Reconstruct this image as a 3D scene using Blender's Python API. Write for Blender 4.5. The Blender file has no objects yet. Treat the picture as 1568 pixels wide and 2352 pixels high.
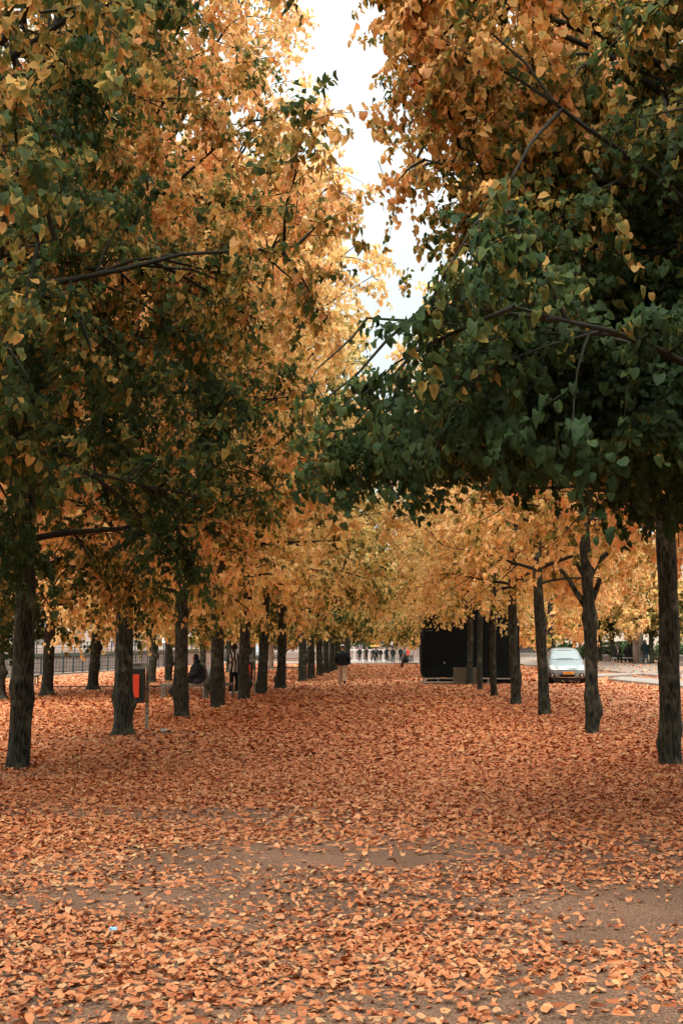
import bpy, math, random
import numpy as np
from mathutils import Vector, Matrix
from mathutils.bvhtree import BVHTree
R = math.radians
PI = math.pi
sc = bpy.context.scene
COL = sc.collection
rng = np.random.default_rng(11)
random.seed(5)

# ------------------------------------------------------------------ camera
F = 2540.0; CX, CY = 784.0, 1176.0; CAMZ = 1.35
PITCH, YAW = math.atan(324 / F), math.atan(112 / F)
cam = bpy.data.objects.new('camera', bpy.data.cameras.new('camera'))
COL.objects.link(cam); sc.camera = cam
cam.location = (0, 0, CAMZ); cam.rotation_euler = (PI / 2 + PITCH, 0, YAW)
cam.data.sensor_fit = 'VERTICAL'; cam.data.sensor_height = 36; cam.data.sensor_width = 24
cam.data.lens = 36 * F / 2352; cam.data.clip_end = 3000; cam.data.clip_start = 0.1
CM = cam.rotation_euler.to_matrix()

def ss(t):
    t = min(1, max(0, t)); return t * t * (3 - 2 * t)
def gz(x, y):
    return 0.3 * ss((y - 90) / 40) + 0.65 * ss((x - 8.5) / 6) * ss((y - 50) / 35)
def ray(px, py):
    return CM @ Vector(((px - CX) / F, -(py - CY) / F, -1))
def on(px, py):
    """the ground point seen at a display coordinate of the photograph"""
    d = ray(px, py); t = 3.0
    while t < 400:
        p = Vector((0, 0, CAMZ)) + d * t
        if p.z <= gz(p.x, p.y): return p
        t += 0.02 if t < 60 else 0.1
    return p
def far(px, py, Y):
    d = ray(px, py); return Vector((0, 0, CAMZ)) + d * (Y / d.y)
def colx(px, Y):
    p = far(px, 1500, Y); return p.x

# ------------------------------------------------------------------ materials
def mat(name, col, rough=0.8, metal=0.0, var=0.0, scale=5.0, bump=0.0, bscale=40.0, emit=None, spec=0.3, coord='Object'):
    m = bpy.data.materials.new(name); m.use_nodes = True
    nt = m.node_tree; b = nt.nodes['Principled BSDF']
    b.inputs['Roughness'].default_value = rough; b.inputs['Metallic'].default_value = metal
    b.inputs['Specular IOR Level'].default_value = spec
    b.inputs['Base Color'].default_value = (*col, 1)
    if emit:
        b.inputs['Emission Color'].default_value = (*emit[0], 1); b.inputs['Emission Strength'].default_value = emit[1]
    tc = nt.nodes.new('ShaderNodeTexCoord')
    if var:
        n = nt.nodes.new('ShaderNodeTexNoise'); n.inputs['Scale'].default_value = scale; n.inputs['Detail'].default_value = 6
        nt.links.new(tc.outputs[coord], n.inputs['Vector'])
        r = nt.nodes.new('ShaderNodeValToRGB')
        r.color_ramp.elements[0].position = 0.3; r.color_ramp.elements[1].position = 0.7
        r.color_ramp.elements[0].color = (*[c * (1 - var) for c in col], 1)
        r.color_ramp.elements[1].color = (*[min(1, c * (1 + var)) for c in col], 1)
        nt.links.new(n.outputs['Fac'], r.inputs['Fac']); nt.links.new(r.outputs['Color'], b.inputs['Base Color'])
    if bump:
        n = nt.nodes.new('ShaderNodeTexNoise'); n.inputs['Scale'].default_value = bscale; n.inputs['Detail'].default_value = 5
        nt.links.new(tc.outputs[coord], n.inputs['Vector'])
        bp = nt.nodes.new('ShaderNodeBump'); bp.inputs['Strength'].default_value = bump; bp.inputs['Distance'].default_value = 0.02
        nt.links.new(n.outputs['Fac'], bp.inputs['Height']); nt.links.new(bp.outputs['Normal'], b.inputs['Normal'])
    return m

def leaf_material():
    m = bpy.data.materials.new('leaf'); m.use_nodes = True
    nt = m.node_tree; N = nt.nodes; L = nt.links; N.clear()
    out = N.new('ShaderNodeOutputMaterial')
    at = N.new('ShaderNodeAttribute'); at.attribute_name = 'leaf'
    sp = N.new('ShaderNodeSeparateColor'); L.new(at.outputs['Color'], sp.inputs[0])
    oi = N.new('ShaderNodeObjectInfo')
    so = N.new('ShaderNodeSeparateColor'); L.new(oi.outputs['Color'], so.inputs[0])
    # ripeness = leaf value + tree shift
    a = N.new('ShaderNodeMath'); a.operation = 'ADD'; L.new(sp.outputs[0], a.inputs[0]); L.new(so.outputs[0], a.inputs[1])
    s = N.new('ShaderNodeMath'); s.operation = 'SUBTRACT'; L.new(a.outputs[0], s.inputs[0]); s.inputs[1].default_value = 0.5
    def ramp(els):
        r = N.new('ShaderNodeValToRGB'); cr = r.color_ramp
        while len(cr.elements) < len(els): cr.elements.new(0.5)
        for e, (p, c) in zip(cr.elements, els): e.position = p; e.color = (*c, 1)
        L.new(s.outputs[0], r.inputs['Fac']); return r
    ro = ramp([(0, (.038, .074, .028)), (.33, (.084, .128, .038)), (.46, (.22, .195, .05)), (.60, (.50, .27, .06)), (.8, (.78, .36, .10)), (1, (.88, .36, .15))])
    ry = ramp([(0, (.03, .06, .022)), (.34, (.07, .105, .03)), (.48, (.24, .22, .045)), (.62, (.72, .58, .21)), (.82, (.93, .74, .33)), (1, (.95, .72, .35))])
    mx = N.new('ShaderNodeMix'); mx.data_type = 'RGBA'
    hg = N.new('ShaderNodeMath'); hg.operation = 'MULTIPLY_ADD'; L.new(sp.outputs[1], hg.inputs[0]); hg.inputs[1].default_value = 0.5; hg.inputs[2].default_value = -0.25
    ha = N.new('ShaderNodeMath'); ha.operation = 'ADD'; ha.use_clamp = True; L.new(hg.outputs[0], ha.inputs[0]); L.new(so.outputs[1], ha.inputs[1])
    L.new(ha.outputs[0], mx.inputs[0]); L.new(ro.outputs[0], mx.inputs[6]); L.new(ry.outputs[0], mx.inputs[7])
    hv = N.new('ShaderNodeHueSaturation'); L.new(mx.outputs[2], hv.inputs['Color'])
    vm = N.new('ShaderNodeMath'); vm.operation = 'MULTIPLY_ADD'; L.new(sp.outputs[2], vm.inputs[0]); vm.inputs[1].default_value = 0.5; vm.inputs[2].default_value = 0.75
    L.new(vm.outputs[0], hv.inputs['Value'])
    b = N.new('ShaderNodeBsdfPrincipled'); b.inputs['Roughness'].default_value = 0.6; b.inputs['Specular IOR Level'].default_value = 0.22
    L.new(hv.outputs[0], b.inputs['Base Color'])
    t = N.new('ShaderNodeBsdfTranslucent'); L.new(hv.outputs[0], t.inputs['Color'])
    ms = N.new('ShaderNodeMixShader'); ms.inputs[0].default_value = 0.58
    L.new(b.outputs[0], ms.inputs[1]); L.new(t.outputs[0], ms.inputs[2]); L.new(ms.outputs[0], out.inputs[0])
    return m

def litter_material():
    m = bpy.data.materials.new('litter'); m.use_nodes = True
    nt = m.node_tree; N = nt.nodes; L = nt.links
    b = N['Principled BSDF']; b.inputs['Roughness'].default_value = 0.65; b.inputs['Specular IOR Level'].default_value = 0.25
    at = N.new('ShaderNodeAttribute'); at.attribute_name = 'leaf'
    sp = N.new('ShaderNodeSeparateColor'); L.new(at.outputs['Color'], sp.inputs[0])
    r = N.new('ShaderNodeValToRGB'); cr = r.color_ramp
    els = [(0, (.19, .046, .020)), (.2, (.38, .104, .040)), (.5, (.54, .182, .070)), (.75, (.58, .25, .112)), (.94, (.58, .31, .16)), (1, (.55, .34, .13))]
    while len(cr.elements) < len(els): cr.elements.new(0.5)
    for e, (p, c) in zip(cr.elements, els): e.position = p; e.color = (*c, 1)
    L.new(sp.outputs[0], r.inputs['Fac']); 
    hv = N.new('ShaderNodeHueSaturation'); L.new(r.outputs[0], hv.inputs['Color'])
    vm = N.new('ShaderNodeMath'); vm.operation = 'MULTIPLY_ADD'; L.new(sp.outputs[2], vm.inputs[0]); vm.inputs[1].default_value = 0.4; vm.inputs[2].default_value = 0.8
    L.new(vm.outputs[0], hv.inputs['Value']); L.new(hv.outputs[0], b.inputs['Base Color'])
    return m

def bark_material(name, c0, c1, lichen):
    m = bpy.data.materials.new(name); m.use_nodes = True
    nt = m.node_tree; N = nt.nodes; L = nt.links
    b = N['Principled BSDF']; b.inputs['Roughness'].default_value = 0.9; b.inputs['Specular IOR Level'].default_value = 0.15
    tc = N.new('ShaderNodeTexCoord'); mp = N.new('ShaderNodeMapping'); mp.inputs['Scale'].default_value = (44, 44, 8)
    L.new(tc.outputs['Object'], mp.inputs[0])
    n = N.new('ShaderNodeTexNoise'); n.inputs['Scale'].default_value = 1; n.inputs['Detail'].default_value = 6; n.inputs['Distortion'].default_value = 0.6
    L.new(mp.outputs[0], n.inputs['Vector'])
    r = N.new('ShaderNodeValToRGB'); r.color_ramp.elements[0].position = .38; r.color_ramp.elements[1].position = .66
    r.color_ramp.elements[0].color = (*c0, 1); r.color_ramp.elements[1].color = (*c1, 1)
    L.new(n.outputs['Fac'], r.inputs['Fac'])
    n2 = N.new('ShaderNodeTexNoise'); n2.inputs['Scale'].default_value = 4.5; n2.inputs['Detail'].default_value = 8
    L.new(tc.outputs['Object'], n2.inputs['Vector'])
    r2 = N.new('ShaderNodeValToRGB'); r2.color_ramp.elements[0].position = .55; r2.color_ramp.elements[1].position = .75
    L.new(n2.outputs['Fac'], r2.inputs['Fac'])
    mx = N.new('ShaderNodeMix'); mx.data_type = 'RGBA'; L.new(r2.outputs[0], mx.inputs[0]); L.new(r.outputs[0], mx.inputs[6]); mx.inputs[7].default_value = (*lichen, 1)
    L.new(mx.outputs[2], b.inputs['Base Color'])
    bp = N.new('ShaderNodeBump'); bp.inputs['Strength'].default_value = 0.9; bp.inputs['Distance'].default_value = 0.015
    L.new(n.outputs['Fac'], bp.inputs['Height']); L.new(bp.outputs[0], b.inputs['Normal'])
    return m

def ground_material():
    m = bpy.data.materials.new('ground'); m.use_nodes = True
    nt = m.node_tree; N = nt.nodes; L = nt.links
    b = N['Principled BSDF']; b.inputs['Roughness'].default_value = 0.9; b.inputs['Specular IOR Level'].default_value = 0.15
    ge = N.new('ShaderNodeNewGeometry')
    # gritty sand
    n1 = N.new('ShaderNodeTexNoise'); n1.inputs['Scale'].default_value = 90; n1.inputs['Detail'].default_value = 4
    L.new(ge.outputs['Position'], n1.inputs['Vector'])
    r1 = N.new('ShaderNodeValToRGB'); r1.color_ramp.elements[0].position = .38; r1.color_ramp.elements[1].position = .64
    r1.color_ramp.elements[0].color = (.13, .066, .041, 1); r1.color_ramp.elements[1].color = (.37, .205, .13, 1)
    L.new(n1.outputs['Fac'], r1.inputs['Fac'])
    n3 = N.new('ShaderNodeTexNoise'); n3.inputs['Scale'].default_value = 0.9; n3.inputs['Detail'].default_value = 5
    L.new(ge.outputs['Position'], n3.inputs['Vector'])
    r3 = N.new('ShaderNodeValToRGB'); r3.color_ramp.elements[0].position = .35; r3.color_ramp.elements[1].position = .7
    r3.color_ramp.elements[0].color = (.6, .62, .62, 1); r3.color_ramp.elements[1].color = (1, 1, 1, 1)
    L.new(n3.outputs['Fac'], r3.inputs['Fac'])
    ml = N.new('ShaderNodeMix'); ml.data_type = 'RGBA'; ml.blend_type = 'MULTIPLY'; ml.inputs[0].default_value = 1
    L.new(r1.outputs[0], ml.inputs[6]); L.new(r3.outputs[0], ml.inputs[7])
    # pressed leaves: voronoi cells
    vo = N.new('ShaderNodeTexVoronoi'); vo.inputs['Scale'].default_value = 19; vo.inputs['Randomness'].default_value = 1
    L.new(ge.outputs['Position'], vo.inputs['Vector'])
    sp = N.new('ShaderNodeSeparateColor'); L.new(vo.outputs['Color'], sp.inputs[0])
    rv = N.new('ShaderNodeValToRGB'); cr = rv.color_ramp
    els = [(0, (.18, .048, .02)), (.3, (.40, .12, .044)), (.6, (.55, .192, .072)), (.85, (.60, .265, .12)), (1, (.54, .31, .155))]
    while len(cr.elements) < len(els): cr.elements.new(0.5)
    for e, (p, c) in zip(cr.elements, els): e.position = p; e.color = (*c, 1)
    L.new(sp.outputs[0], rv.inputs['Fac'])
    at = N.new('ShaderNodeAttribute'); at.attribute_name = 'cover'
    gt = N.new('ShaderNodeMath'); gt.operation = 'LESS_THAN'; L.new(sp.outputs[1], gt.inputs[0]); L.new(at.outputs['Fac'], gt.inputs[1])
    mx = N.new('ShaderNodeMix'); mx.data_type = 'RGBA'; L.new(gt.outputs[0], mx.inputs[0]); L.new(ml.outputs[2], mx.inputs[6]); L.new(rv.outputs[0], mx.inputs[7])
    L.new(mx.outputs[2], b.inputs['Base Color'])
    bp = N.new('ShaderNodeBump'); bp.inputs['Strength'].default_value = 0.5; bp.inputs['Distance'].default_value = 0.01
    L.new(n1.outputs['Fac'], bp.inputs['Height']); L.new(bp.outputs[0], b.inputs['Normal'])
    return m

M = dict(
    leaf=leaf_material(), litter=litter_material(), ground=ground_material(),
    bark=bark_material('lime_bark', (.005, .007, .005), (.070, .068, .048), (.13, .13, .088)),
    twig=mat('twig_bark', (.018, .018, .012), .9, var=.4, scale=3),
    pale_bark=bark_material('plane_bark', (.20, .165, .13), (.42, .36, .30), (.55, .49, .43)),
    paving=mat('paving', (.22, .165, .13), .85, var=.12, scale=2.5, bump=.2),
    kerb=mat('kerb_stone', (.26, .21, .175), .85, var=.15, scale=6, bump=.2),
    water=mat('water', (.05, .06, .05), .12, spec=.5, bump=.3, bscale=2),
    quay=mat('quay_stone', (.22, .155, .13), .9, var=.2, scale=1.5, bump=.4, bscale=4),
    coping=mat('coping_dark', (.075, .07, .055), .8, var=.2),
    iron=mat('iron_paint', (.022, .036, .036), .5, metal=.0, var=.2),
    facade=mat('plaster_pale', (.34, .275, .24), .9, var=.08, scale=.6),
    facade2=mat('plaster_cream', (.42, .35, .28), .9, var=.06, scale=.4),
    stone=mat('stone_trim', (.24, .175, .145), .9, var=.12, scale=2),
    dark_glass=mat('window_glass', (.13, .115, .11), .15, spec=.5),
    roof=mat('slate_roof', (.42, .41, .40), .7, var=.12, scale=3),
    tarp=mat('black_tarpaulin', (.0022, .0032, .0028), .85, var=.3, scale=1.5, bump=.2, bscale=5, spec=.2),
    alu=mat('aluminium', (.42, .40, .35), .45, metal=.5, var=.15),
    wood=mat('weathered_wood', (.13, .105, .07), .85, var=.35, scale=14),
    benchwood=mat('bench_wood', (.20, .16, .115), .8, var=.3, scale=10),
    benchmetal=mat('bench_metal', (.13, .12, .095), .5, metal=.3, var=.2),
    brownwood=mat('brown_slats', (.15, .06, .028), .7, var=.3, scale=12),
    binbody=mat('bin_body', (.022, .026, .020), .5, var=.3),
    red=mat('bin_label_red', (.80, .075, .03), .5),
    galv=mat('galvanised_steel', (.22, .21, .16), .5, metal=.3, var=.25, scale=14),
    hedge=mat('hedge_leaves', (.055, .062, .028), .8, var=.5, scale=9),
    bushleaf=mat('bush_leaves', (.06, .095, .03), .7, var=.5, scale=6),
    darkbush=mat('dark_bush_leaves', (.012, .045, .03), .7, var=.5, scale=4),
    carpaint=mat('silver_paint', (.24, .26, .26), .3, metal=.35, spec=.5),
    carlow=mat('bumper_silver', (.18, .19, .185), .4, metal=.3, spec=.4),
    glass=mat('windscreen_glass', (.23, .24, .235), .14, metal=.2, spec=.6),
    sideglass=mat('side_glass', (.02, .022, .022), .1, spec=.6),
    lamp=mat('headlamp_glass', (.62, .58, .52), .15, metal=.3, spec=.6),
    chrome=mat('chrome', (.75, .77, .77), .15, metal=.8),
    black=mat('black_plastic', (.008, .009, .008), .6),
    tyre=mat('rubber', (.010, .010, .010), .85),
    plate=mat('plate_yellow', (.80, .30, .03), .5),
    plateblue=mat('plate_blue', (.02, .05, .22), .5),
    text=mat('plate_letters', (.05, .012, .003), .6),
    skin=mat('skin', (.42, .22, .15), .6), skindark=mat('skin_brown', (.10, .05, .03), .6),
    hair=mat('dark_hair', (.010, .008, .007), .8),
    cloth_black=mat('black_cloth', (.006, .007, .007), .85, var=.3, bump=.3, bscale=12),
    cloth_beige=mat('beige_cloth', (.46, .33, .23), .9, var=.12, bump=.3, bscale=12),
    cloth_blue=mat('blue_coat', (.018, .045, .06), .85, var=.2), denim=mat('denim', (.075, .12, .15), .9, var=.2),
    cloth_green=mat('green_coat', (.02, .03, .02), .85), cloth_red=mat('red_coat', (.55, .05, .035), .8),
    cloth_grey=mat('grey_cloth', (.09, .085, .08), .85, var=.2), white=mat('white_cloth', (.46, .435, .41), .8, var=.06),
    yellow=mat('yellow_umbrella', (.72, .40, .08), .6), bluelit=mat('blue_foil', (.35, .58, .75), .3),
    glow=mat('lit_lamp', (.8, .95, .9), .5, emit=((.75, 1, .93), 1.6)),
)
# striped jacket: zebra pattern
def zebra():
    m = bpy.data.materials.new('zebra_cloth'); m.use_nodes = True
    nt = m.node_tree; N = nt.nodes; L = nt.links; b = N['Principled BSDF']; b.inputs['Roughness'].default_value = .85
    tc = N.new('ShaderNodeTexCoord'); w = N.new('ShaderNodeTexWave'); w.inputs['Scale'].default_value = 2.6; w.inputs['Distortion'].default_value = 5; w.inputs['Detail'].default_value = 1
    w.bands_direction = 'X'; L.new(tc.outputs['Object'], w.inputs['Vector'])
    r = N.new('ShaderNodeValToRGB'); r.color_ramp.interpolation = 'CONSTANT'; r.color_ramp.elements[1].position = .62
    r.color_ramp.elements[0].color = (.012, .011, .010, 1); r.color_ramp.elements[1].color = (.52, .44, .36, 1)
    L.new(w.outputs['Color'], r.inputs['Fac']); L.new(r.outputs[0], b.inputs['Base Color']); return m
M['zebra'] = zebra()

# ------------------------------------------------------------------ object helpers
def empty(name, loc, label, cat, group=None, rz=0, kind=None):
    o = bpy.data.objects.new(name, None); COL.objects.link(o)
    o.location = loc; o.rotation_euler = (0, 0, rz); o.empty_display_size = .2
    tag(o, label, cat, group, kind); return o
def tag(o, label=None, cat=None, group=None, kind=None):
    if label: o['label'] = label
    if cat: o['category'] = cat
    if group: o['group'] = group
    if kind: o['kind'] = kind
    return o
def link_mesh(name, me, m, parent=None, loc=(0, 0, 0), smooth=False):
    if m and not me.materials: me.materials.append(m)
    o = bpy.data.objects.new(name, me); COL.objects.link(o); o.location = loc
    if parent: o.parent = parent
    if smooth and len(me.polygons): me.polygons.foreach_set('use_smooth', [True] * len(me.polygons))
    return o
def np_mesh(name, V, Fq, attr=None):
    """V (n,3), Fq (m,k) equal-sized polygons"""
    me = bpy.data.meshes.new(name); n = len(V); mF, k = Fq.shape
    me.vertices.add(n); me.vertices.foreach_set('co', np.ascontiguousarray(V, dtype=np.float32).ravel())
    me.loops.add(mF * k); me.loops.foreach_set('vertex_index', np.ascontiguousarray(Fq, dtype=np.int32).ravel())
    me.polygons.add(mF); me.polygons.foreach_set('loop_start', np.arange(0, mF * k, k, dtype=np.int32))
    me.update(calc_edges=True)
    if attr is not None:
        a = me.color_attributes.new('leaf', 'FLOAT_COLOR', 'POINT')
        a.data.foreach_set('color', np.ascontiguousarray(attr, dtype=np.float32).ravel())
    return me
class MB:
    def __init__(s): s.v = []; s.f = []
    def add(s, vs, fs):
        n = len(s.v); s.v += [tuple(v) for v in vs]; s.f += [tuple(i + n for i in f) for f in fs]; return s
    def box(s, c, d, rz=0, rx=0, ry=0, bev=0.0):
        x, y, z = [q / 2 for q in d]
        Rm = Matrix.Rotation(rz, 3, 'Z') @ Matrix.Rotation(ry, 3, 'Y') @ Matrix.Rotation(rx, 3, 'X')
        c = Vector(c)
        if bev <= 0:
            vs = [Vector((a * x, b * y, e * z)) for e in (-1, 1) for b in (-1, 1) for a in (-1, 1)]
            fs = [(0, 2, 3, 1), (4, 5, 7, 6), (0, 1, 5, 4), (1, 3, 7, 5), (3, 2, 6, 7), (2, 0, 4, 6)]
        else:
            vs = []; b = bev
            for (zz, ins) in ((-z, b), (-z + b, 0), (z - b, 0), (z, b)):
                X, Y = x - ins, y - ins
                for (sx, sy) in ((-1, -1), (1, -1), (1, 1), (-1, 1)):
                    vs.append(Vector((sx * (X - (b if sx * sy > 0 else 0)), sy * (Y - (0 if sx * sy > 0 else b)), zz)))
                    vs.append(Vector((sx * (X - (0 if sx * sy > 0 else b)), sy * (Y - (b if sx * sy > 0 else 0)), zz)))
            fs = [tuple(reversed(range(8))), tuple(range(24, 32))]
            for r in range(3):
                for i in range(8): fs.append((r * 8 + i, r * 8 + (i + 1) % 8, r * 8 + 8 + (i + 1) % 8, r * 8 + 8 + i))
        return s.add([Rm @ v + c for v in vs], fs)
    def cyl(s, p0, p1, r0, r1=None, n=8, cap=True):
        p0 = Vector(p0); p1 = Vector(p1); r1 = r0 if r1 is None else r1
        d = (p1 - p0).normalized(); a = d.orthogonal().normalized(); b = d.cross(a)
        vs = []
        for p, r in ((p0, r0), (p1, r1)):
            for i in range(n):
                t = 2 * PI * i / n; vs.append(p + (a * math.cos(t) + b * math.sin(t)) * r)
        fs = [(i, (i + 1) % n, n + (i + 1) % n, n + i) for i in range(n)]
        if cap: fs += [tuple(reversed(range(n))), tuple(range(n, 2 * n))]
        return s.add(vs, fs)
    def ell(s, c, r, n=10, m=7):
        c = Vector(c); vs = [c + Vector((0, 0, -r[2]))]
        for j in range(1, m):
            p = -PI / 2 + PI * j / m
            for i in range(n):
                t = 2 * PI * i / n; vs.append(c + Vector((r[0] * math.cos(p) * math.cos(t), r[1] * math.cos(p) * math.sin(t), r[2] * math.sin(p))))
        vs.append(c + Vector((0, 0, r[2]))); fs = []
        for i in range(n): fs.append((0, 1 + (i + 1) % n, 1 + i))
        for j in range(m - 2):
            for i in range(n): fs.append((1 + j * n + i, 1 + j * n + (i + 1) % n, 1 + (j + 1) * n + (i + 1) % n, 1 + (j + 1) * n + i))
        l = len(vs) - 1
        for i in range(n): fs.append((1 + (m - 2) * n + i, 1 + (m - 2) * n + (i + 1) % n, l))
        return s.add(vs, fs)
    def prism(s, pts, z0, z1):
        n = len(pts); vs = [(p[0], p[1], z0) for p in pts] + [(p[0], p[1], z1) for p in pts]
        fs = [tuple(reversed(range(n))), tuple(range(n, 2 * n))] + [(i, (i + 1) % n, n + (i + 1) % n, n + i) for i in range(n)]
        return s.add(vs, fs)
    def build(s, name, m, parent=None, loc=(0, 0, 0), smooth=False):
        me = bpy.data.meshes.new(name); me.from_pydata(s.v, [], s.f); me.update()
        return link_mesh(name, me, m, parent, loc, smooth)
def copy_tree(o, parent=None):
    c = o.copy(); COL.objects.link(c)
    if parent: c.parent = parent
    for ch in list(o.children): copy_tree(ch, c)
    return c

# ------------------------------------------------------------------ setting
def patches(x, y):
    """0..1 how bare of leaves the ground is"""
    v = 0
    for (cx, cy, sx, sy, a, rot) in PATCH:
        dx, dy = x - cx, y - cy; c, s_ = math.cos(rot), math.sin(rot)
        u, w = (dx * c + dy * s_) / sx, (-dx * s_ + dy * c) / sy
        v = np.maximum(v, a * np.exp(-(u * u + w * w)))
    return v
PATCH = [(-4.2, 17.2, 1.1, .5, .9, 0), (-3.5, 18.6, 1.0, .4, .8, 0), (-4.2, 12.5, .8, .35, .7, 0), (3.3, 12.8, .7, .3, .6, 0), (3.2, 18.3, .5, .3, .6, 0), (3.2, 23.6, .5, .4, .6, 0), (-4.2, 22.5, .6, .35, .6, 0),(-.05, 7.5, 1.5, .55, .95, .1), (-1.55, 6.3, 1.5, .45, .9, .1), (-2.6, 6.9, 1.0, .35, .7, .1), (-.75, 5.75, .45, .17, .8, 0), (1.45, 6.1, 1.0, .55, 1.0, .15),
         (2.3, 6.9, .9, .45, .9, .3), (.9, 5.55, .5, .22, .9, 0), (.55, 4.55, .7, .2, .6, .05), (-.4, 5.15, .7, .14, .55, 0), (1.2, 4.25, .8, .2, .8, 0),
         (-1.3, 4.15, .5, .2, .8, .2), (-3.4, 9.6, 1.6, .5, .6, 0), (.2, 8.9, 2.0, .22, .45, 0), (3.1, 8.6, .9, .35, .5, 0), (0.2, 45, 4.2, .9, .45, 0)]
class SN:
    def __init__(s, seed, k=10, f0=.6, f1=2.2):
        g = np.random.default_rng(seed); d = g.normal(size=(k, 3)); d /= np.linalg.norm(d, axis=1)[:, None]
        s.w = d * g.uniform(f0, f1, k)[:, None]; s.p = g.uniform(0, 6.28, k); s.k = k
    def __call__(s, P): return np.sin(P @ s.w.T + s.p).sum(1) / math.sqrt(s.k / 2) * .5
gzv = np.vectorize(gz)
gn1 = SN(3, 12, .5, 3.5)
def stretch(x, y): return np.stack([x * .55, y * 1.7, x * 0], -1)
def cover_fn(x, y):
    n = gn1(stretch(x, y))
    c = .80 + .55 * n - np.clip((8.5 - y) / 9, 0, .22)
    c = np.where(y > 10, np.maximum(c, .86), c)
    return np.clip(c, 0.12, 1) * (1 - patches(x, y))
def make_ground():
    xs = np.concatenate([np.array([-22.0, -20, -17, -14, -11, -9]), np.arange(-8, 8.1, .22), np.array([9, 10, 11, 12, 13, 14, 15, 17, 20, 25, 32, 45, 70, 120, 300])])
    ys = np.concatenate([np.array([-60.0, -20, -5, 0, 2]), np.arange(3, 14, .16), np.arange(14, 50, 1.2), np.arange(50, 140, 3), np.array([150, 180, 240, 400, 900])])
    X, Y = np.meshgrid(xs, ys); Z = gzv(X, Y)
    n = (gn1(np.stack([X.ravel() * 2, Y.ravel() * 2, X.ravel() * 0], -1)) * .008).reshape(X.shape) * (np.abs(X) < 8) * (Y < 14) * (Y > 3)
    V = np.stack([X, Y, Z + n], -1).reshape(-1, 3); a, b = X.shape
    idx = np.arange(a * b).reshape(a, b)
    Fq = np.stack([idx[:-1, :-1], idx[:-1, 1:], idx[1:, 1:], idx[1:, :-1]], -1).reshape(-1, 4)
    me = np_mesh('ground', V, Fq)
    at = me.attributes.new('cover', 'FLOAT', 'POINT')
    cv = cover_fn(V[:, 0], V[:, 1]) * np.clip(.5 + (V[:, 1] - 6) / 10, .45, 1)
    fade = np.clip((122 - V[:, 1]) / 5, 0, 1) * np.clip((V[:, 0] + 21.5) / 3, 0.05, 1) * np.where(V[:, 1] > 50, np.clip((13 - V[:, 0]) / 3, .3, 1), 1)
    at.data.foreach_set('value', (cv * fade).astype(np.float32))
    o = link_mesh('ground', me, M['ground'], smooth=True); tag(o, kind='structure')
make_ground()
# river channel and its banks
tag(MB().box((-60, 300, -2.55), (76, 900, .1)).build('river', M['water']), kind='structure')
mb = MB().box((-22.2, 195, -1.4), (.42, 510, 2.78)); tag(mb.build('quay_wall', M['quay']), 'rough stone quay wall holding the near river bank', 'wall')

def sheet(name, pts, thick, m, kind='structure', label=None, cat=None, sub=10):
    """paved slab whose outline lies on the terrain (pts are ground points), with a real kerb height"""
    mb = MB(); n = len(pts); vs = []
    for p in pts: vs.append((p[0], p[1], gz(p[0], p[1]) + thick))
    for p in pts: vs.append((p[0], p[1], gz(p[0], p[1]) - .12))
    mb.add(vs, [tuple(range(n)), tuple(reversed(range(n, 2 * n)))] + [(i, n + i, n + (i + 1) % n, (i + 1) % n) for i in range(n)])
    o = mb.build(name, m); tag(o, label, cat, kind=kind); return o
def band(name, A, B, thick, m, n=24, w=None, **k):
    """strip between polyline A and polyline B laid on terrain"""
    def samp(P, t):
        t *= len(P) - 1; i = min(int(t), len(P) - 2); f = t - i
        return Vector(P[i]).lerp(Vector(P[i + 1]), f)
    a = [samp(A, i / n) for i in range(n + 1)]; b = [samp(B, i / n) for i in range(n + 1)]
    mb = MB(); vs = []; K = 12
    for i in range(n + 1):
        for j in range(K + 1):
            p = a[i].lerp(b[i], j / K); vs.append((p.x, p.y, gz(p.x, p.y) + thick))
    fs = [(i * (K + 1) + j, i * (K + 1) + j + 1, (i + 1) * (K + 1) + j + 1, (i + 1) * (K + 1) + j) for i in range(n) for j in range(K)]
    N0 = len(vs)
    for j in (0, K):
        for i in range(n + 1):
            v = vs[i * (K + 1) + j]; vs.append((v[0], v[1], v[2] - thick - .1))
    for e, j in enumerate((0, K)):
        for i in range(n):
            q = (i * (K + 1) + j, (i + 1) * (K + 1) + j, N0 + e * (n + 1) + i + 1, N0 + e * (n + 1) + i); fs.append(q)
    mb.add(vs, fs); o = mb.build(name, m); tag(o, kind=k.get('kind', 'structure')); return o
# paved road on the right rising to the terrace, diagonal crossing strips
g2 = lambda px, py: on(px, py).to_2d().to_3d()
A0 = g2(1330, 1538); A1 = g2(1446, 1549.4); A2 = g2(1519, 1556.4); A3 = g2(1568, 1561)
band('road', [g2(1205, 1530), A0, A1, A2, A3, Vector((19, 40, 0)), Vector((20, -40, 0))],
     [Vector((14, 190, 0)), Vector((22, 170, 0)), Vector((34, 150, 0)), Vector((44, 110, 0)), Vector((50, 80, 0)), Vector((60, 50, 0)), Vector((70, -40, 0))], .10, M['paving'], n=48)
band('path', [g2(1366, 1558.5), g2(1420, 1555.5), g2(1474, 1552.5)], [g2(1366, 1552), g2(1420, 1551), g2(1476, 1550.5)], .12, M['kerb'], n=8)
band('path', [g2(1396, 1563.5), g2(1519, 1577.5), g2(1575, 1583), g2(1700, 1602)], [g2(1428, 1559), g2(1519, 1565), g2(1575, 1569), g2(1700, 1582)], .11, M['kerb'], n=14)
# far promenade beyond the leaves
band('path', [Vector((-21, 118, 0)), Vector((14, 118, 0))], [Vector((-21, 137, 0)), Vector((14, 137, 0))], .05, M['paving'], n=20)

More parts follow.
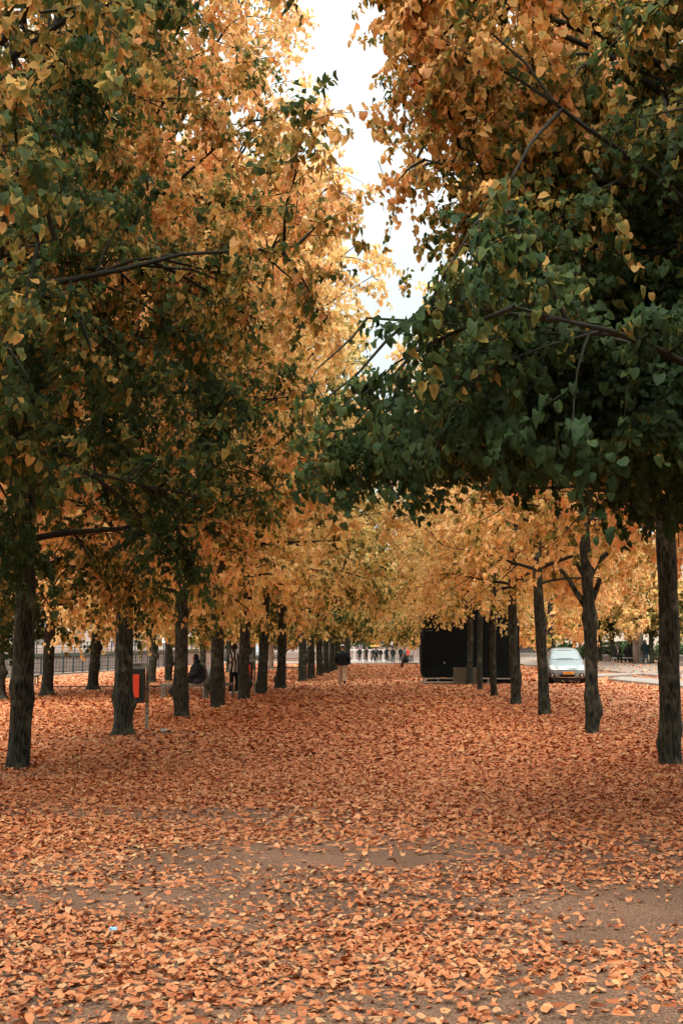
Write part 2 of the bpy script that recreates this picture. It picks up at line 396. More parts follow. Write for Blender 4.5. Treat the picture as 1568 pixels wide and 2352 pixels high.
# ------------------------------------------------------------------ leaves
T4 = np.array([(0, 0, 0), (0, .5, .05), (0, 1.02, -.06), (-.34, -.03, .06), (-.50, .30, .12), (-.40, .70, .02), (.33, -.07, .05), (.52, .27, .10), (.42, .66, -.02)], float)
F4 = np.array([(0, 1, 4, 3), (1, 2, 5, 4), (0, 6, 7, 1), (1, 7, 8, 2)])
E4 = np.array([0, -.05, .12, .06, .10, .12, .06, .10, .12])
T2 = np.array([(0, -.06, 0), (-.52, .22, .12), (-.40, .72, .03), (0, .98, 0), (.52, .22, .12), (.40, .72, .03)], float)
F2 = np.array([(0, 3, 2, 1), (0, 4, 5, 3)])
E2 = np.array([0, .06, .08, .1, .06, .08])
def unit(a): return a / np.maximum(np.linalg.norm(a, axis=-1, keepdims=True), 1e-9)
def leaf_mesh(name, P, AX, NR, S, fold, C, lod, g):
    T, Fc, E = (T4, F4, E4) if lod == 0 else (T2, F2, E2)
    ax = unit(AX); side = unit(np.cross(ax, NR)); nr = np.cross(side, ax)
    n, k = len(P), len(T)
    z = T[None, :, 2] * fold[:, None]
    bend = -(T[None, :, 1] ** 2) * g.uniform(-.3, .85, n)[:, None] + T[None, :, 0] * T[None, :, 1] * g.normal(0, .25, n)[:, None]; wd = g.uniform(.68, 1.08, n)[:, None, None]; sk = g.normal(0, .12, n)[:, None, None]
    V = P[:, None] + S[:, None, None] * ((T[None, :, 0, None] * wd + sk * T[None, :, 1, None] ** 2) * side[:, None] + T[None, :, 1, None] * ax[:, None] + (z + bend)[..., None] * nr[:, None])
    Fq = (Fc[None] + (np.arange(n) * k)[:, None, None]).reshape(-1, 4)
    A = np.ones((n, k, 4)); A[:, :, 0] = np.clip(C[:, None, 0] + E[None] * .8, 0, 1); A[:, :, 1] = C[:, None, 1]; A[:, :, 2] = C[:, None, 2]
    return np_mesh(name, V.reshape(-1, 3), Fq, A.reshape(-1, 4))

def tubes(P, Rr, sides):
    """P (n,m,3) polylines, Rr (n,m)"""
    n, m, _ = P.shape
    T = np.zeros_like(P); T[:, 1:-1] = P[:, 2:] - P[:, :-2]; T[:, 0] = P[:, 1] - P[:, 0]; T[:, -1] = P[:, -1] - P[:, -2]; T = unit(T)
    ref = np.where(np.abs(T[:, :1, 2:3]) > .9, np.array([1.0, 0, 0]), np.array([0, 0, 1.0])); ref = np.repeat(ref, m, 1)
    a = unit(np.cross(T, ref)); b = np.cross(T, a)
    th = np.arange(sides) * 2 * PI / sides
    V = P[:, :, None] + Rr[:, :, None, None] * (np.cos(th)[None, None, :, None] * a[:, :, None] + np.sin(th)[None, None, :, None] * b[:, :, None])
    idx = np.arange(n * m * sides).reshape(n, m, sides); nx = np.roll(idx, -1, 2)
    Fq = np.stack([idx[:, :-1], nx[:, :-1], nx[:, 1:], idx[:, 1:]], -1).reshape(-1, 4)
    return V.reshape(-1, 3), Fq
def merge(parts):
    Vs, Fs, o = [], [], 0
    for V, Fq in parts: Vs.append(V); Fs.append(Fq + o); o += len(V)
    return np.concatenate(Vs), np.concatenate(Fs)
def along(P, t):
    """points and tangents at parameter t (k,) of polyline rows P (k,m,3)"""
    m = P.shape[1]; u = np.clip(t, 0, .9999) * (m - 1); i = u.astype(int); f = (u - i)[:, None]; r = np.arange(len(P))
    a, b = P[r, i], P[r, i + 1]; return a + (b - a) * f, unit(b - a)

def grow(seed, H=14.0, z0=2.5, Rmax=3.9, nl=24, leafs=.085, dens=1.0, lod=0, side=0, clip=None, extra=None, rip=0.0, low=0.0, prof_low=.85, zg=0.0, holes=.62, thin=(99, 1), hoff=9.0):
    """limbs, twigs and leaves of one lime tree; returns meshes (branches, crown)"""
    g = np.random.default_rng(seed)
    k = np.arange(nl); f = (k + .5) / nl
    zs = z0 + (H * .70 - z0) * f ** 1.15 + g.normal(0, .12, nl)
    az = k * 2.399 + g.uniform(-.4, .4, nl) + seed
    el = R(8) + R(58) * f ** 1.3 + g.normal(0, .10, nl)
    rad = Rmax * (prof_low + (1 - prof_low) * np.minimum(1, f / .25)) * (1 - .45 * np.clip((f - .55) / .45, 0, 1) ** 1.5) * g.uniform(.85, 1.05, nl)
    ln = rad / np.cos(el) ** .8
    ln = np.minimum(ln, (H - zs) / np.maximum(np.sin(el), .05) + 1.0)
    D = np.stack([np.cos(az) * np.cos(el), np.sin(az) * np.cos(el), np.sin(el)], -1)
    st = np.stack([g.normal(0, .02, nl), g.normal(0, .02, nl), zs], -1)
    if extra is not None:
        e = np.array(extra, float); st = np.concatenate([st, e[:, :3]]); D = np.concatenate([D, unit(e[:, 3:6])]); ln = np.concatenate([ln, e[:, 6]]); f = np.concatenate([f, e[:, 7]]); nl = len(ln)
    m = 10; t = np.linspace(0, 1, m)
    LP = st[:, None] + D[:, None] * (ln[:, None] * t)[..., None]
    LP[..., 2] += (-.10 * ln[:, None] * t ** 2.2 * (1.2 - f)[:, None])
    w = g.normal(0, .045, (nl, m, 3)); w[:, 0] = 0; LP += np.cumsum(w, 1) * .8
    LR = (.020 + .0065 * ln)[:, None] * (1 - .86 * t)[None] * g.uniform(.85, 1.2, (nl, 1))
    # sub-branches
    ns = (ln / .27 * dens ** .5).astype(int) + 2
    ids = np.repeat(np.arange(nl), ns); ts = g.uniform(.12, 1, len(ids)) ** .85
    sp, tg = along(LP[ids], ts)
    rv = unit(g.normal(size=(len(ids), 3)) * np.array([1, 1, .75])); perp = unit(rv - (rv * tg).sum(1, keepdims=True) * tg)
    sd = unit(tg * g.uniform(.2, 1.0, len(ids))[:, None] + perp * .95 + np.array([0, 0, .08]))
    sl = g.uniform(.7, 1.75, len(ids)) * (1.1 - .45 * ts); q = np.linspace(0, 1, 5)
    SP = sp[:, None] + sd[:, None] * (sl[:, None] * q)[..., None]; SP[..., 2] -= (.16 + low) * sl[:, None] * q ** 2
    w = g.normal(0, .032, SP.shape); w[:, 0] = 0; SP += np.cumsum(w, 1)
    SR = (.015 * (1 - .75 * q))[None] * g.uniform(.7, 1.3, (len(ids), 1))
    # twigs
    nt = (sl / .105 * dens ** .5).astype(int) + 2
    ids2 = np.repeat(np.arange(len(SP)), nt); tt = g.uniform(.1, 1, len(ids2)) ** .8
    tp, tg2 = along(SP[ids2], tt)
    rv = unit(g.normal(size=(len(ids2), 3))); td = unit(tg2 * .7 + rv * .8 + np.array([0, 0, -.12]))
    tl = g.uniform(.22, .58, len(ids2)); q3 = np.linspace(0, 1, 3)
    TP = tp[:, None] + td[:, None] * (tl[:, None] * q3)[..., None]; TP[..., 2] -= .26 * tl[:, None] * q3 ** 2
    # envelope: break the outline with noise
    sn = SN(seed + 50, 14, .8, 2.6)
    c = TP[:, 1]; rr = np.hypot(c[:, 0], c[:, 1]); lim = Rmax * 1.02 * np.interp(c[:, 2], [8, 11, 14], [1, .93, .75]) + .45 * sn(c)
    zt = z0 - .75 + .4 * sn(c * 1.3)
    keep = (rr < lim) & (c[:, 2] > zt) & (c[:, 2] < H + .6 * sn(c * .7)) & (sn(c * 1.5 + hoff) < holes)
    keep &= (c[:, 2] < thin[0]) | (g.uniform(0, 1, len(c)) < thin[1])      # crown tops thinned so more sky light reaches the alley
    if clip is not None: keep &= clip(c, sn(c))
    TP, tl = TP[keep], tl[keep]
    TR = np.repeat((.0042 * (1 - .6 * q3))[None], len(TP), 0)
    # drop sub-branches that lost nearly all their twigs
    cnt = np.bincount(ids2[keep], minlength=len(SP)); kb = cnt > 2
    def cut(Pn, tm):      # end each bough where its last twig grows
        u = np.clip(tm[:, None] * np.linspace(0, 1, Pn.shape[1])[None], 0, .9999) * (Pn.shape[1] - 1); i = u.astype(int); fr = (u - i)[..., None]; r = np.arange(len(Pn))[:, None]
        return Pn[r, i] * (1 - fr) + Pn[r, i + 1] * fr
    t2 = np.zeros(len(SP)); np.maximum.at(t2, ids2[keep], tt[keep]); SP = cut(SP, t2)
    t1 = np.zeros(nl); np.maximum.at(t1, ids[kb], ts[kb]); LP = cut(LP, np.clip(t1, .05, 1))
    br = [tubes(LP, LR, 7), tubes(SP[kb], SR[kb], 4)]
    if lod < 2: br.append(tubes(TP, TR, 3))
    V, Fq = merge(br); bm_ = np_mesh('branches', V, Fq)
    bm_.polygons.foreach_set('use_smooth', [True] * len(bm_.polygons))
    # leaves
    gap = leafs * .46 / dens ** .3
    nn = (tl / gap).astype(int) + 2
    ids3 = np.repeat(np.arange(len(TP)), nn); u = g.uniform(.05, 1.05, len(ids3))
    P, tg3 = along(TP[ids3], u)
    out = P.copy(); out[:, 2] = 0; out = unit(out)
    rv = unit(g.normal(size=P.shape))
    P = P + rv * g.uniform(.01, .05, len(P))[:, None]
    AX = tg3 * .35 + rv * .62 + np.array([0, 0, -.55]) + out * .25
    NR = out * .55 + np.array([0, 0, .75]) + unit(g.normal(size=P.shape)) * .62
    S = leafs * g.uniform(.62, 1.22, len(P)); fold = g.uniform(.6, 5.2, len(P))
    c3 = TP[:, 1]; sc_ = SN(seed + 90, 16, .5, 1.7)
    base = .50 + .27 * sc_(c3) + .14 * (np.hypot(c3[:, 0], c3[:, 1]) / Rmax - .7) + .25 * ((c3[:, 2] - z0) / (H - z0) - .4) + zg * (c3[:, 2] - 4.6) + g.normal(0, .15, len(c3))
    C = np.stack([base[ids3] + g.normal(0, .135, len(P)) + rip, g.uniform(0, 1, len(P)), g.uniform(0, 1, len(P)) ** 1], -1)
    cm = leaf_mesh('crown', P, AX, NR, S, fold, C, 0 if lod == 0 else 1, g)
    bm_.materials.append(M['twig']); cm.materials.append(M['leaf'])
    return bm_, cm

def trunk_mesh(seed, r0, H=9.5, knots=3, sides=22, flare=1.0, lean=(0, 0), knotlist=None):
    g = np.random.default_rng(seed)
    z = np.concatenate([np.linspace(-.25, 3.4, 56), np.linspace(3.6, H, 16)]); th = np.linspace(0, 2 * PI, sides, endpoint=False)
    rad = r0 * (1 - .13 * np.clip(z, 0, 3) / 3) * np.where(z > 3, 1 - .75 * (z - 3) / (H - 3), 1) * (1 + .30 * flare * np.exp(-np.clip(z, 0, 9) / .11))
    Rr = np.repeat(rad[:, None], sides, 1); Z, TH = np.meshgrid(z, th, indexing='ij')
    nz = SN(seed, 16, 1.5, 8); pts = np.stack([np.cos(TH) * 1.1, np.sin(TH) * 1.1, Z * 1.2], -1).reshape(-1, 3)
    Rr *= 1 + .085 * nz(pts).reshape(Rr.shape)
    Rr *= 1 + .03 * np.sin(TH * 7 + 2 * np.sin(Z * .9 + seed)) + .02 * np.sin(TH * 11 + Z * .5)
    ks = knotlist if knotlist is not None else [(g.uniform(.3, 2.6), g.uniform(0, 6.28), g.uniform(.25, .55)) for _ in range(knots)]
    for (kz, kt, ka) in ks:
        dt = (TH - kt + PI) % (2 * PI) - PI
        Rr += r0 * ka * np.exp(-((Z - kz) / .11) ** 2 - (dt / .55) ** 2) + r0 * ka * .35 * np.exp(-((Z - kz) / .3) ** 2 - (dt / .9) ** 2)
    cx = lean[0] * Z + .03 * np.sin(Z * 1.1 + seed); cy = lean[1] * Z + .03 * np.cos(Z * .9 + seed * 2)
    V = np.stack([np.cos(TH) * Rr + cx, np.sin(TH) * Rr + cy, Z], -1).reshape(-1, 3)
    idx = np.arange(len(z) * sides).reshape(len(z), sides); nx = np.roll(idx, -1, 1)
    Fq = np.stack([idx[:-1], nx[:-1], nx[1:], idx[1:]], -1).reshape(-1, 4)
    me = np_mesh('trunk', V, Fq); me.polygons.foreach_set('use_smooth', [True] * len(me.polygons)); return me

ORD = ['first', 'second', 'third', 'fourth', 'fifth', 'sixth', 'seventh', 'eighth', 'ninth', 'tenth', 'eleventh', 'twelfth', 'thirteenth', 'fourteenth', 'fifteenth', 'sixteenth', 'seventeenth', 'eighteenth']
def plant_tree(name, x, y, meshes, tm, label, cat, group, rip=.5, hue=.5, rz=0, s=1.0, tmat='bark', tz=1.0, dz=0.0):
    root = empty(name, (x, y, gz(x, y)), label, cat, group)
    t = link_mesh('trunk', tm, M[tmat], root); t.scale = (1, 1, tz)
    b = link_mesh('branches', meshes[0], None, root); c = link_mesh('crown', meshes[1], None, root)
    for o in (b, c): o.rotation_euler = (0, 0, rz); o.scale = (s, s, s); o.location.z = dz
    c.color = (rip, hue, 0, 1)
    return root

XL, XR = -4.27, 3.25
def clipL(x0, lim=0.0, top=None):
    def f(c, n):
        xl = lim + .38 * n - .04 * np.clip(c[:, 2] - 5, 0, 9)
        return c[:, 0] + x0 < xl
    return f
def clipZ(x0, zs, xs, sgn, amp=.3):
    def f(c, n):
        l = np.interp(c[:, 2], zs, xs) + amp * n
        return (c[:, 0] + x0 - l) * sgn > 0
    return f
def clipR(x0, lim=0.15):
    def f(c, n):
        return c[:, 0] + x0 > lim + .38 * n + .05 * np.clip(c[:, 2] - 5, 0, 9)
    return f
GL, GR = 'lime trees lining the alley on the river side', 'lime trees lining the alley on the road side'
LEFT = []
# --- river-side row
LPX = [(40, 1765, .128), (279, 1690, .148), (415, 1648, .150), (500, 1625, .175), (562, 1607, .170), (604, 1594, .175), (645, 1582, .175)]
LY = [on(px, py) for px, py, _ in LPX]
leftpos = [(XL, -1.6, .17), (XL, 8.1, .17)] + [(p.x, p.y, r) for p, (_, _, r) in zip(LY, LPX)]
leftpos += [(XL, 896 and -XL * F / (896 - px), .2) for px in (694, 714, 734, 750, 762, 773, 783, 793, 800)]
desc = {1: 'leafy lime tree whose boughs overhang the alley nearest the viewer, river side',
        2: 'slim near-black trunk with a swelling low down, nearest trunk of the river-side row',
        3: 'thick ridged lime trunk with burls beside the litter bin post',
        4: 'lime trunk with a knob at its foot, beside the seated person in black',
        5: 'lime trunk with a big round burl, just beyond the bench with the white bag',
        6: 'straight lime trunk that half hides the person in the zebra jacket',
        7: 'straight dark lime trunk just beyond the one hiding the zebra jacket',
        8: 'lime trunk with a flared foot in front of the backless bench, last before the gap'}
near = {
    1: grow(101, H=12.5, z0=2.9, Rmax=4.1, nl=30, leafs=.056, dens=1.9, thin=(7.0, .35), zg=.13, holes=.5, clip=lambda c, n: clipZ(XL, [2.5, 3.2, 4, 4.8, 5.3, 6.2, 7.5], [-1.3, -1.0, -.6, -.4, -.45, -1.0, -1.2], -1)(c, n) & (c[:, 1] > -2.7 + .3 * n), rip=.02, low=.05),
    2: grow(102, H=13, z0=2.2, Rmax=4.1, nl=30, leafs=.066, lod=1, dens=1.5, thin=(9.5, .45), zg=.05, holes=.45, clip=clipL(XL, -1.1), rip=-.04, low=.12),
    3: grow(103, H=14.5, z0=2.9, Rmax=4.7, nl=30, thin=(11, .5), leafs=.08, dens=1.0, lod=1, clip=clipZ(XL, [2, 8, 9.5, 12], [-.3, -.3, -.9, -1.2], -1), rip=.02, low=.1),
    4: grow(104, H=15, z0=2.5, Rmax=5.0, nl=32, thin=(12, .6), leafs=.085, dens=1.0, lod=1, clip=clipL(XL, .2), rip=.02, low=.08),
}
gen = [grow(201 + i, H=(15, 14, 15.5)[i], z0=2.6, Rmax=4.65, nl=28, leafs=.105, thin=(11, .65), dens=.9, lod=1, low=.08) for i in range(3)]
farm = [grow(301 + i, H=13.5, z0=2.5, Rmax=4.6, nl=22, leafs=.16, dens=.62, lod=2, low=.08) for i in range(2)]
LC = {0: (.45, .3), 1: (.475, .3), 2: (.42, .3), 3: (.84, .55), 4: (.88, .95), 5: (.88, .9), 6: (.80, .9), 7: (.58, .95), 8: (.53, .95)}
for i, (x, y, r) in enumerate(leftpos):
    if i == 0: continue
    ms = near[i] if i in near else (gen[i % 3] if y < 50 else farm[i % 2])
    rip, hue = LC.get(i, (.56 + .10 * math.sin(i * 2.1), .85 + .12 * math.sin(i)))
    kn = None
    if i == 2: kn = [(.95, PI * .95, .35), (.8, .1, .2), (1.7, 2, .15)]
    if i == 3: kn = [(.52, .0, .4), (.62, 3.3, .3), (2.0, 1, .2)]
    if i == 4: kn = [(.55, PI, .8), (2.2, 1, .2)]
    if i == 5: kn = [(.6, PI * 1.05, .9), (.5, 4.2, .5)]
    if i == 7: kn = [(.25, PI, .4)]
    tm = trunk_mesh(400 + i, r, H=9.5, knotlist=kn, flare=(2.2 if i in (8, 3) else .5), lean=(0, 0)) if i < 10 else trunk_mesh(400 + i, r, knots=2, sides=12)
    plant_tree('lime_tree', x, y, ms, tm, desc.get(i, '%s lime tree of the river-side alley row, among the run of trunks behind the walker' % ORD[i - 1]), 'tree', GL,
               rip, hue, 0 if i in near else random.uniform(0, 6.28), 1.0 if y < 50 else 1.06, dz=(.35 if i >= 5 else 0))
# --- road-side row
RPX = [(1543, 1757, .130), (1357, 1685, .108), (1245, 1643, .118), (1183, 1618, .125), (1135, 1600, .105), (1103, 1585, .10), (1079, 1573.5, .13)]
RP = [on(px, py) for px, py, _ in RPX]
rightpos = [(XR, -1.6, .15), (XR, 8.0, .15)] + [(p.x, p.y, r) for p, (_, _, r) in zip(RP, RPX)] + [(XR, yy, .2) for yy in (60, 68, 76, 85, 94, 103, 112, 121)]
nearR = {
    1: grow(111, H=12.5, z0=2.95, Rmax=4.8, nl=36, leafs=.056, dens=1.9, thin=(7.0, .35), zg=.14, hoff=30.0, holes=.46, clip=lambda c, n: clipZ(XR, [2.5, 2.8, 3.05, 3.4, 3.65, 4.0, 4.4, 4.7, 5.0, 5.3, 7], [-.6, -.4, .2, .45, .35, .6, .75, .6, .15, -.1, 0], 1, .22)(c, n) & (c[:, 1] > -2.5 + .3 * n) & (c[:, 2] > np.interp(c[:, 0] + XR, [0, 1.6, 3.2], [2.62, 2.45, 2.25]) + .12 * (c[:, 1] + 1) + .25 * n), rip=-.06,
            extra=[(0, 0, 2.55, -1, .05, .16, 3.9, .15), (0, 0, 2.65, -.95, .35, .2, 3.7, .2), (0, 0, 2.75, -.7, .8, .16, 3.6, .15), (0, 0, 2.65, -.9, -.4, .25, 3.4, .2), (0, 0, 4.25, -1, .1, .38, 3.9, .4), (0, 0, 4.55, -.9, -.4, .4, 4.0, .4), (0, 0, 4.15, -1, -.15, .35, 4.3, .4), (0, 0, 4.45, -1, .3, .42, 4.5, .4), (0, 0, 4.85, -1, -.1, .36, 4.5, .45), (0, 0, 2.95, -1, .3, .22, 4.2, .3), (0, 0, 3.15, -1, -.25, .2, 4.2, .3), (0, 0, 2.85, -1, .0, .28, 4.2, .3), (0, 0, 3.55, -1, .55, .1, 3.8, .3), (0, 0, 3.35, -1, -.5, .15, 3.8, .3), (0, 0, 3.65, -1, .15, .12, 3.9, .5), (0, 0, 3.95, -1, -.1, .1, 3.7, .5), (0, 0, 3.85, -1, .4, .14, 4.0, .5), (0, 0, 4.95, -1, .15, .36, 4.7, .5), (0, 0, 5.15, -1, -.3, .3, 4.7, .5), (0, 0, 4.65, -1, .0, .42, 4.9, .5)]),
    2: grow(112, H=12.5, thin=(10, .45), z0=3.0, Rmax=3.5, nl=26, leafs=.086, dens=1.0, clip=clipR(XR, 1.6), rip=.05),
    3: grow(113, H=12.5, z0=3.3, Rmax=3.4, nl=26, leafs=.088, dens=1.0, lod=1, clip=clipR(XR, 1.25), rip=.05),
    4: grow(114, H=12.5, z0=2.9, Rmax=3.5, nl=24, leafs=.09, dens=1.0, lod=1, clip=clipR(XR, .95), rip=.03, low=.06),
}
RC = {1: (.475, .3), 2: (.85, .4), 3: (.90, .6), 4: (.90, .8), 5: (.92, .9), 6: (.92, .95), 7: (.88, .95), 8: (.84, .95)}
descR = {1: 'dark green leafy lime tree leaning in over the road side, the branches nearest the viewer',
         2: 'tall straight dark trunk with lumpy foot, nearest trunk of the road-side row',
         3: 'lime trunk forking into pruned limbs, beside the bonnet of the silver car',
         4: 'smooth dark lime trunk hiding the flank of the silver car',
         5: 'lime trunk with a lumpy bent foot in front of the black booth, nearest the car',
         6: 'slender lime trunk, second from the car of those standing before the black booth',
         7: 'thin lime trunk just beside the wooden crate at the black booth',
         8: 'lime trunk rising right behind the wooden crate, touching the black booth'}
for i, (x, y, r) in enumerate(rightpos):
    if i == 0: continue
    ms = nearR[i] if i in nearR else (gen[(i + 1) % 3] if y < 50 else farm[(i + 1) % 2])
    rip, hue = RC.get(i, (.68 + .14 * math.sin(i * 1.7), .8))
    kn = {2: [(.45, .3, .25), (.25, 3.0, .25), (1.2, PI, .12)], 3: [(.35, .1, .45), (.5, .3, .3), (.6, 3.2, .25), (1.95, .2, .3), (1.95, 3.0, .3)],
          4: [(2.0, .1, .4), (.2, .0, .15)], 5: [(.75, 0, .35), (.55, 5.8, .3), (.1, 3.4, .3)]}.get(i, [(.8, 1, .1)])
    tm = trunk_mesh(500 + i, r, H=8.5, knotlist=kn, flare=.35)
    far_ = y > 50
    root = plant_tree('lime_tree', x, y, ms, tm, descR.get(i, '%s lime tree of the road-side alley row, standing beyond the black booth' % ORD[i - 1]), 'tree', GR,
                      rip, hue, 0 if i in nearR else (.3 if i in (5, 6) else random.uniform(0, 6.28)), 1.0 if i in nearR else .79 if not far_ else .92, dz=(.95 if i >= 5 and not far_ else .2 if far_ else 0))
    if i == 3:   # pruned fork of this trunk
        st = MB()
        for path in ([(-.03, 0, 2.15), (-.2, 0, 2.4), (-.30, .02, 2.6), (-.44, .03, 2.78)], [(.03, 0, 2.15), (.15, 0, 2.42), (.22, 0, 2.62)],
                     [(.0, 0, 2.55), (.18, .02, 2.9), (.36, .05, 3.05), (.47, .06, 3.2)], [(.0, 0, 2.6), (-.14, 0, 2.86), (-.2, .0, 2.9)]):
            rr_ = .062
            for a, b in zip(path[:-1], path[1:]): st.cyl(a, b, rr_, rr_ * .8, 10); rr_ *= .8
        st.build('pruned_limb', M['bark'], root, smooth=True)
# lime trees added out of view behind the camera to shade the near ground
for i, (x, y) in enumerate([(XL, -2.2), (XR, -2.4)]):
    plant_tree('lime_tree', x, y, gen[i % 3], trunk_mesh(590 + i, .15, knots=1, sides=14), ('lime tree added unseen behind the viewer to shade the near ground, river side', 'lime tree added unseen behind the viewer to shade the near ground, road side')[i], 'tree', None, .7, .8, i * 1.7, .82)
# --- second river-side row
G2 = 'lime trees of the outer row by the river railing'
d2 = {0: 'flared lime trunk cut by the frame edge, outer row by the river', 1: 'lime trunk with a widely flared foot beside the steel bench, outer river row',
      2: 'lime trunk with swollen side and flared foot, outer row before the railing', 3: 'fourth trunk of the outer river row, seen behind the litter bin post',
      4: 'fifth trunk of the outer river row, under the lit lamp', 5: 'thin-looking sixth trunk of the outer river row, behind the bench with the white bag'}
for i, (px, r) in enumerate([(-2, .2), (115, .185), (218, .185), (350, .18), (387, .19), (466, .19), (526, .2), (583, .2)]):
    y = {0: 32.0, 1: 35.3, 2: 40.7}.get(i, 11.0 * F / (896 - px)); x = colx(px, y)
    tm = trunk_mesh(600 + i, r, knots=2, sides=16, flare=2.6 if i < 3 else .6)
    plant_tree('lime_tree', x, y, gen[(i + 2) % 3] if i < 3 else farm[i % 2], tm, d2.get(i, '%s trunk of the outer river row, far along the railing' % ORD[i]), 'tree', G2,
               .66 + .1 * math.sin(i * 2), .6, random.uniform(0, 6.28), 1.0)
for i, (px, Y) in enumerate([(-700, 18), (-520, 24)]): pass

# --- clipped small limes on the terrace across the road
small = [grow(701 + i, H=6.2, z0=2.75, Rmax=1.9, nl=16, leafs=.15, dens=.85, lod=2, low=.05) for i in range(2)]
SP_ = [(1273, 1517, 96), (1293, 1517, 98), (1318, 1517, 92), (1376, 1518, 84), (1405, 1520.6, 82), (1448, 1521.6, 80), (1496, 1526, 76), (1533, 1526, 78), (1600, 1528, 72)]
for i, (px, py, Y) in enumerate(SP_):
    x = colx(px, Y)
    plant_tree('clipped_lime_tree', x, Y, small[i % 2], trunk_mesh(720 + i, (.17 if i > 2 else .13), H=4.6, knots=2, sides=12, flare=1.4 if i > 3 else .6),
               ['small clipped lime behind the car roof, nearest the colonnade', 'small clipped lime behind the middle of the car roof', 'small clipped lime behind the car, next to the pale mottled trunk',
                'small clipped lime standing by the hedge just beyond the forked trunk', 'small clipped lime at the near end of the two-person bench', 'small clipped lime at the far end of the two-person bench',
                'small clipped lime beside the person in the blue coat', 'small clipped lime hidden behind the tall straight road-side trunk', 'small clipped lime farthest along the terrace past the road-side trunk'][i],
               'tree', 'small clipped limes on the terrace', .62 + .08 * math.sin(i), .6, i * 1.3, (1.0, .95, 1.05)[i % 3], tz=1)
# plane trees with pale mottled trunks
for i, (px, Y, r) in enumerate([(1471, 77, .19), (1331.5, 94, .17), (622, 92, .23)]):
    x = colx(px, Y)
    plant_tree('plane_tree', x, Y, farm[i % 2], trunk_mesh(740 + i, r, H=9, knots=1, sides=14, flare=.3),
               ['pale mottled plane trunk next to the litter bin on the terrace', 'pale mottled plane trunk standing behind the car', 'brownish pale plane trunk behind the backless bench in the gap'][i],
               'tree', 'pale plane trees', (.86, .78, .7)[i], .75, i * 2.0, .95, tmat='pale_bark')
# far trees closing the view
for i, (x, Y, s_, rp, hu) in enumerate([(-9, 150, 1.0, .6, .9), (-3.5, 146, .82, .25, .8), (4.5, 150, .95, .66, .85), (12, 152, 1.1, .7, .8), (-17, 152, 1.2, .62, .9), (20, 150, 1.1, .62, .7), (-26, 158, 1.3, .5, .9), (9, 112, 1.0, .85, .6), (10, 70, .95, .9, .5), (11.5, 84, .95, .86, .5)]):
    plant_tree('background_tree', x, Y, farm[i % 2], trunk_mesh(760 + i, .2, knots=0, sides=10),
               ['yellow-green tree behind the distant low wall, river side', 'dark green tree over the distant people', 'golden tree beside the gabled building', 'golden tree beyond the booth at the far road side', 'golden tree at the far end of the river row',
                'golden tree before the cream building', 'large greenish tree at the river bend', 'orange tree beyond the booth on the road edge', 'orange tree filling the gap over the silver car', 'orange tree right of the colonnade over the road'][i], 'tree', None, rp, hu, i * 1.1, s_)

# ------------------------------------------------------------------ fallen leaves
def litter():
    g = np.random.default_rng(77); Ps = []
    for (x0, x1, y0, y1, dens, size) in ((-4, 4, 3.2, 7.5, 2200, .032), (-6, 6, 7.5, 14, 1000, .041), (-12, 10, 14, 26, 260, .068), (-18, 13, 26, 48, 80, .10), (-20, 13, 48, 118, 14, .17)):
        n = int((x1 - x0) * (y1 - y0) * dens); x = g.uniform(x0, x1, n); y = g.uniform(y0, y1, n)
        k = g.uniform(0, 1, n) < cover_fn(x, y) * (np.clip((13 - x) / 3, 0, 1)) * np.clip((x + 20) / 3, 0, 1)
        x, y = x[k], y[k]; Ps.append(np.stack([x, y, np.full(len(x), size)], -1))
    x = g.uniform(12.5, 30, 4200) ; y = g.uniform(30, 104, 4200); road0 = len(np.concatenate(Ps)); Ps.append(np.stack([x, y, np.full(4200, .13)], -1))
    Q = np.concatenate(Ps); n = len(Q)
    z = gzv(Q[:, 0], Q[:, 1]) + .115 * (np.arange(n) >= road0) + g.uniform(.004, .028, n)
    P = np.stack([Q[:, 0], Q[:, 1], z], -1); a = g.uniform(0, 6.28, n)
    AX = np.stack([np.cos(a), np.sin(a), g.normal(0, .14, n)], -1); NR = np.array([0, 0, 1.0]) + g.normal(0, .17, (n, 3))
    S = Q[:, 2] * g.uniform(.4, 1.35, n); fold = g.normal(0, 1.7, n)
    big = gn1(np.stack([Q[:, 0] * .5, Q[:, 1] * .8, Q[:, 0] * 0], -1))
    C = np.stack([np.clip(g.normal(.50, .21, n) + .06 * big, 0, 1), g.uniform(0, 1, n), g.uniform(0, 1, n)], -1)
    me = leaf_mesh('fallen_leaves', P, AX, NR, S, fold, C, 0, g)
    tag(link_mesh('fallen_leaves', me, M['litter']), 'fallen orange and rust lime leaves strewn over the alley floor', 'leaves', kind='stuff')
litter()
# ------------------------------------------------------------------ river railing
def railing():
    root = empty('river_railing', (-21.3, 42, 0), 'long dark iron railing with square posts along the near river bank', 'railing')
    post = None; n = 74; s = 2.3
    for i in range(n):
        if post is None:
            m = MB().box((0, 0, .55), (.09, .09, 1.1)).box((0, 0, 1.13), (.12, .12, .06)).box((0, 0, .08), (.14, .14, .16))
            o = m.build('post', M['iron'], root); post = o
        else:
            o = post.copy(); COL.objects.link(o); o.parent = root
        o.location = (0, i * s, gz(-21.3, 42 + i * s))
    for (nm, z, t) in (('rail', 1.0, .045), ('rail', .72, .025), ('rail', .42, .025), ('rail', .14, .04)):
        MB().box((0, n * s / 2 - 20, z), (t, n * s, t)).build(nm, M['iron'], root, loc=(0, 20 - s / 2, 0.02))
    m = MB()
    for i in range(n - 1):
        for k in (1, 2): m.box((0, i * s + s * k / 3, .57), (.025, .025, .86))
    m.build('infill_bars', M['iron'], root)
railing()
tag(MB().box((-21.35, 195, .02), (.7, 306, .12)).build('kerb', M['kerb']), kind='structure')
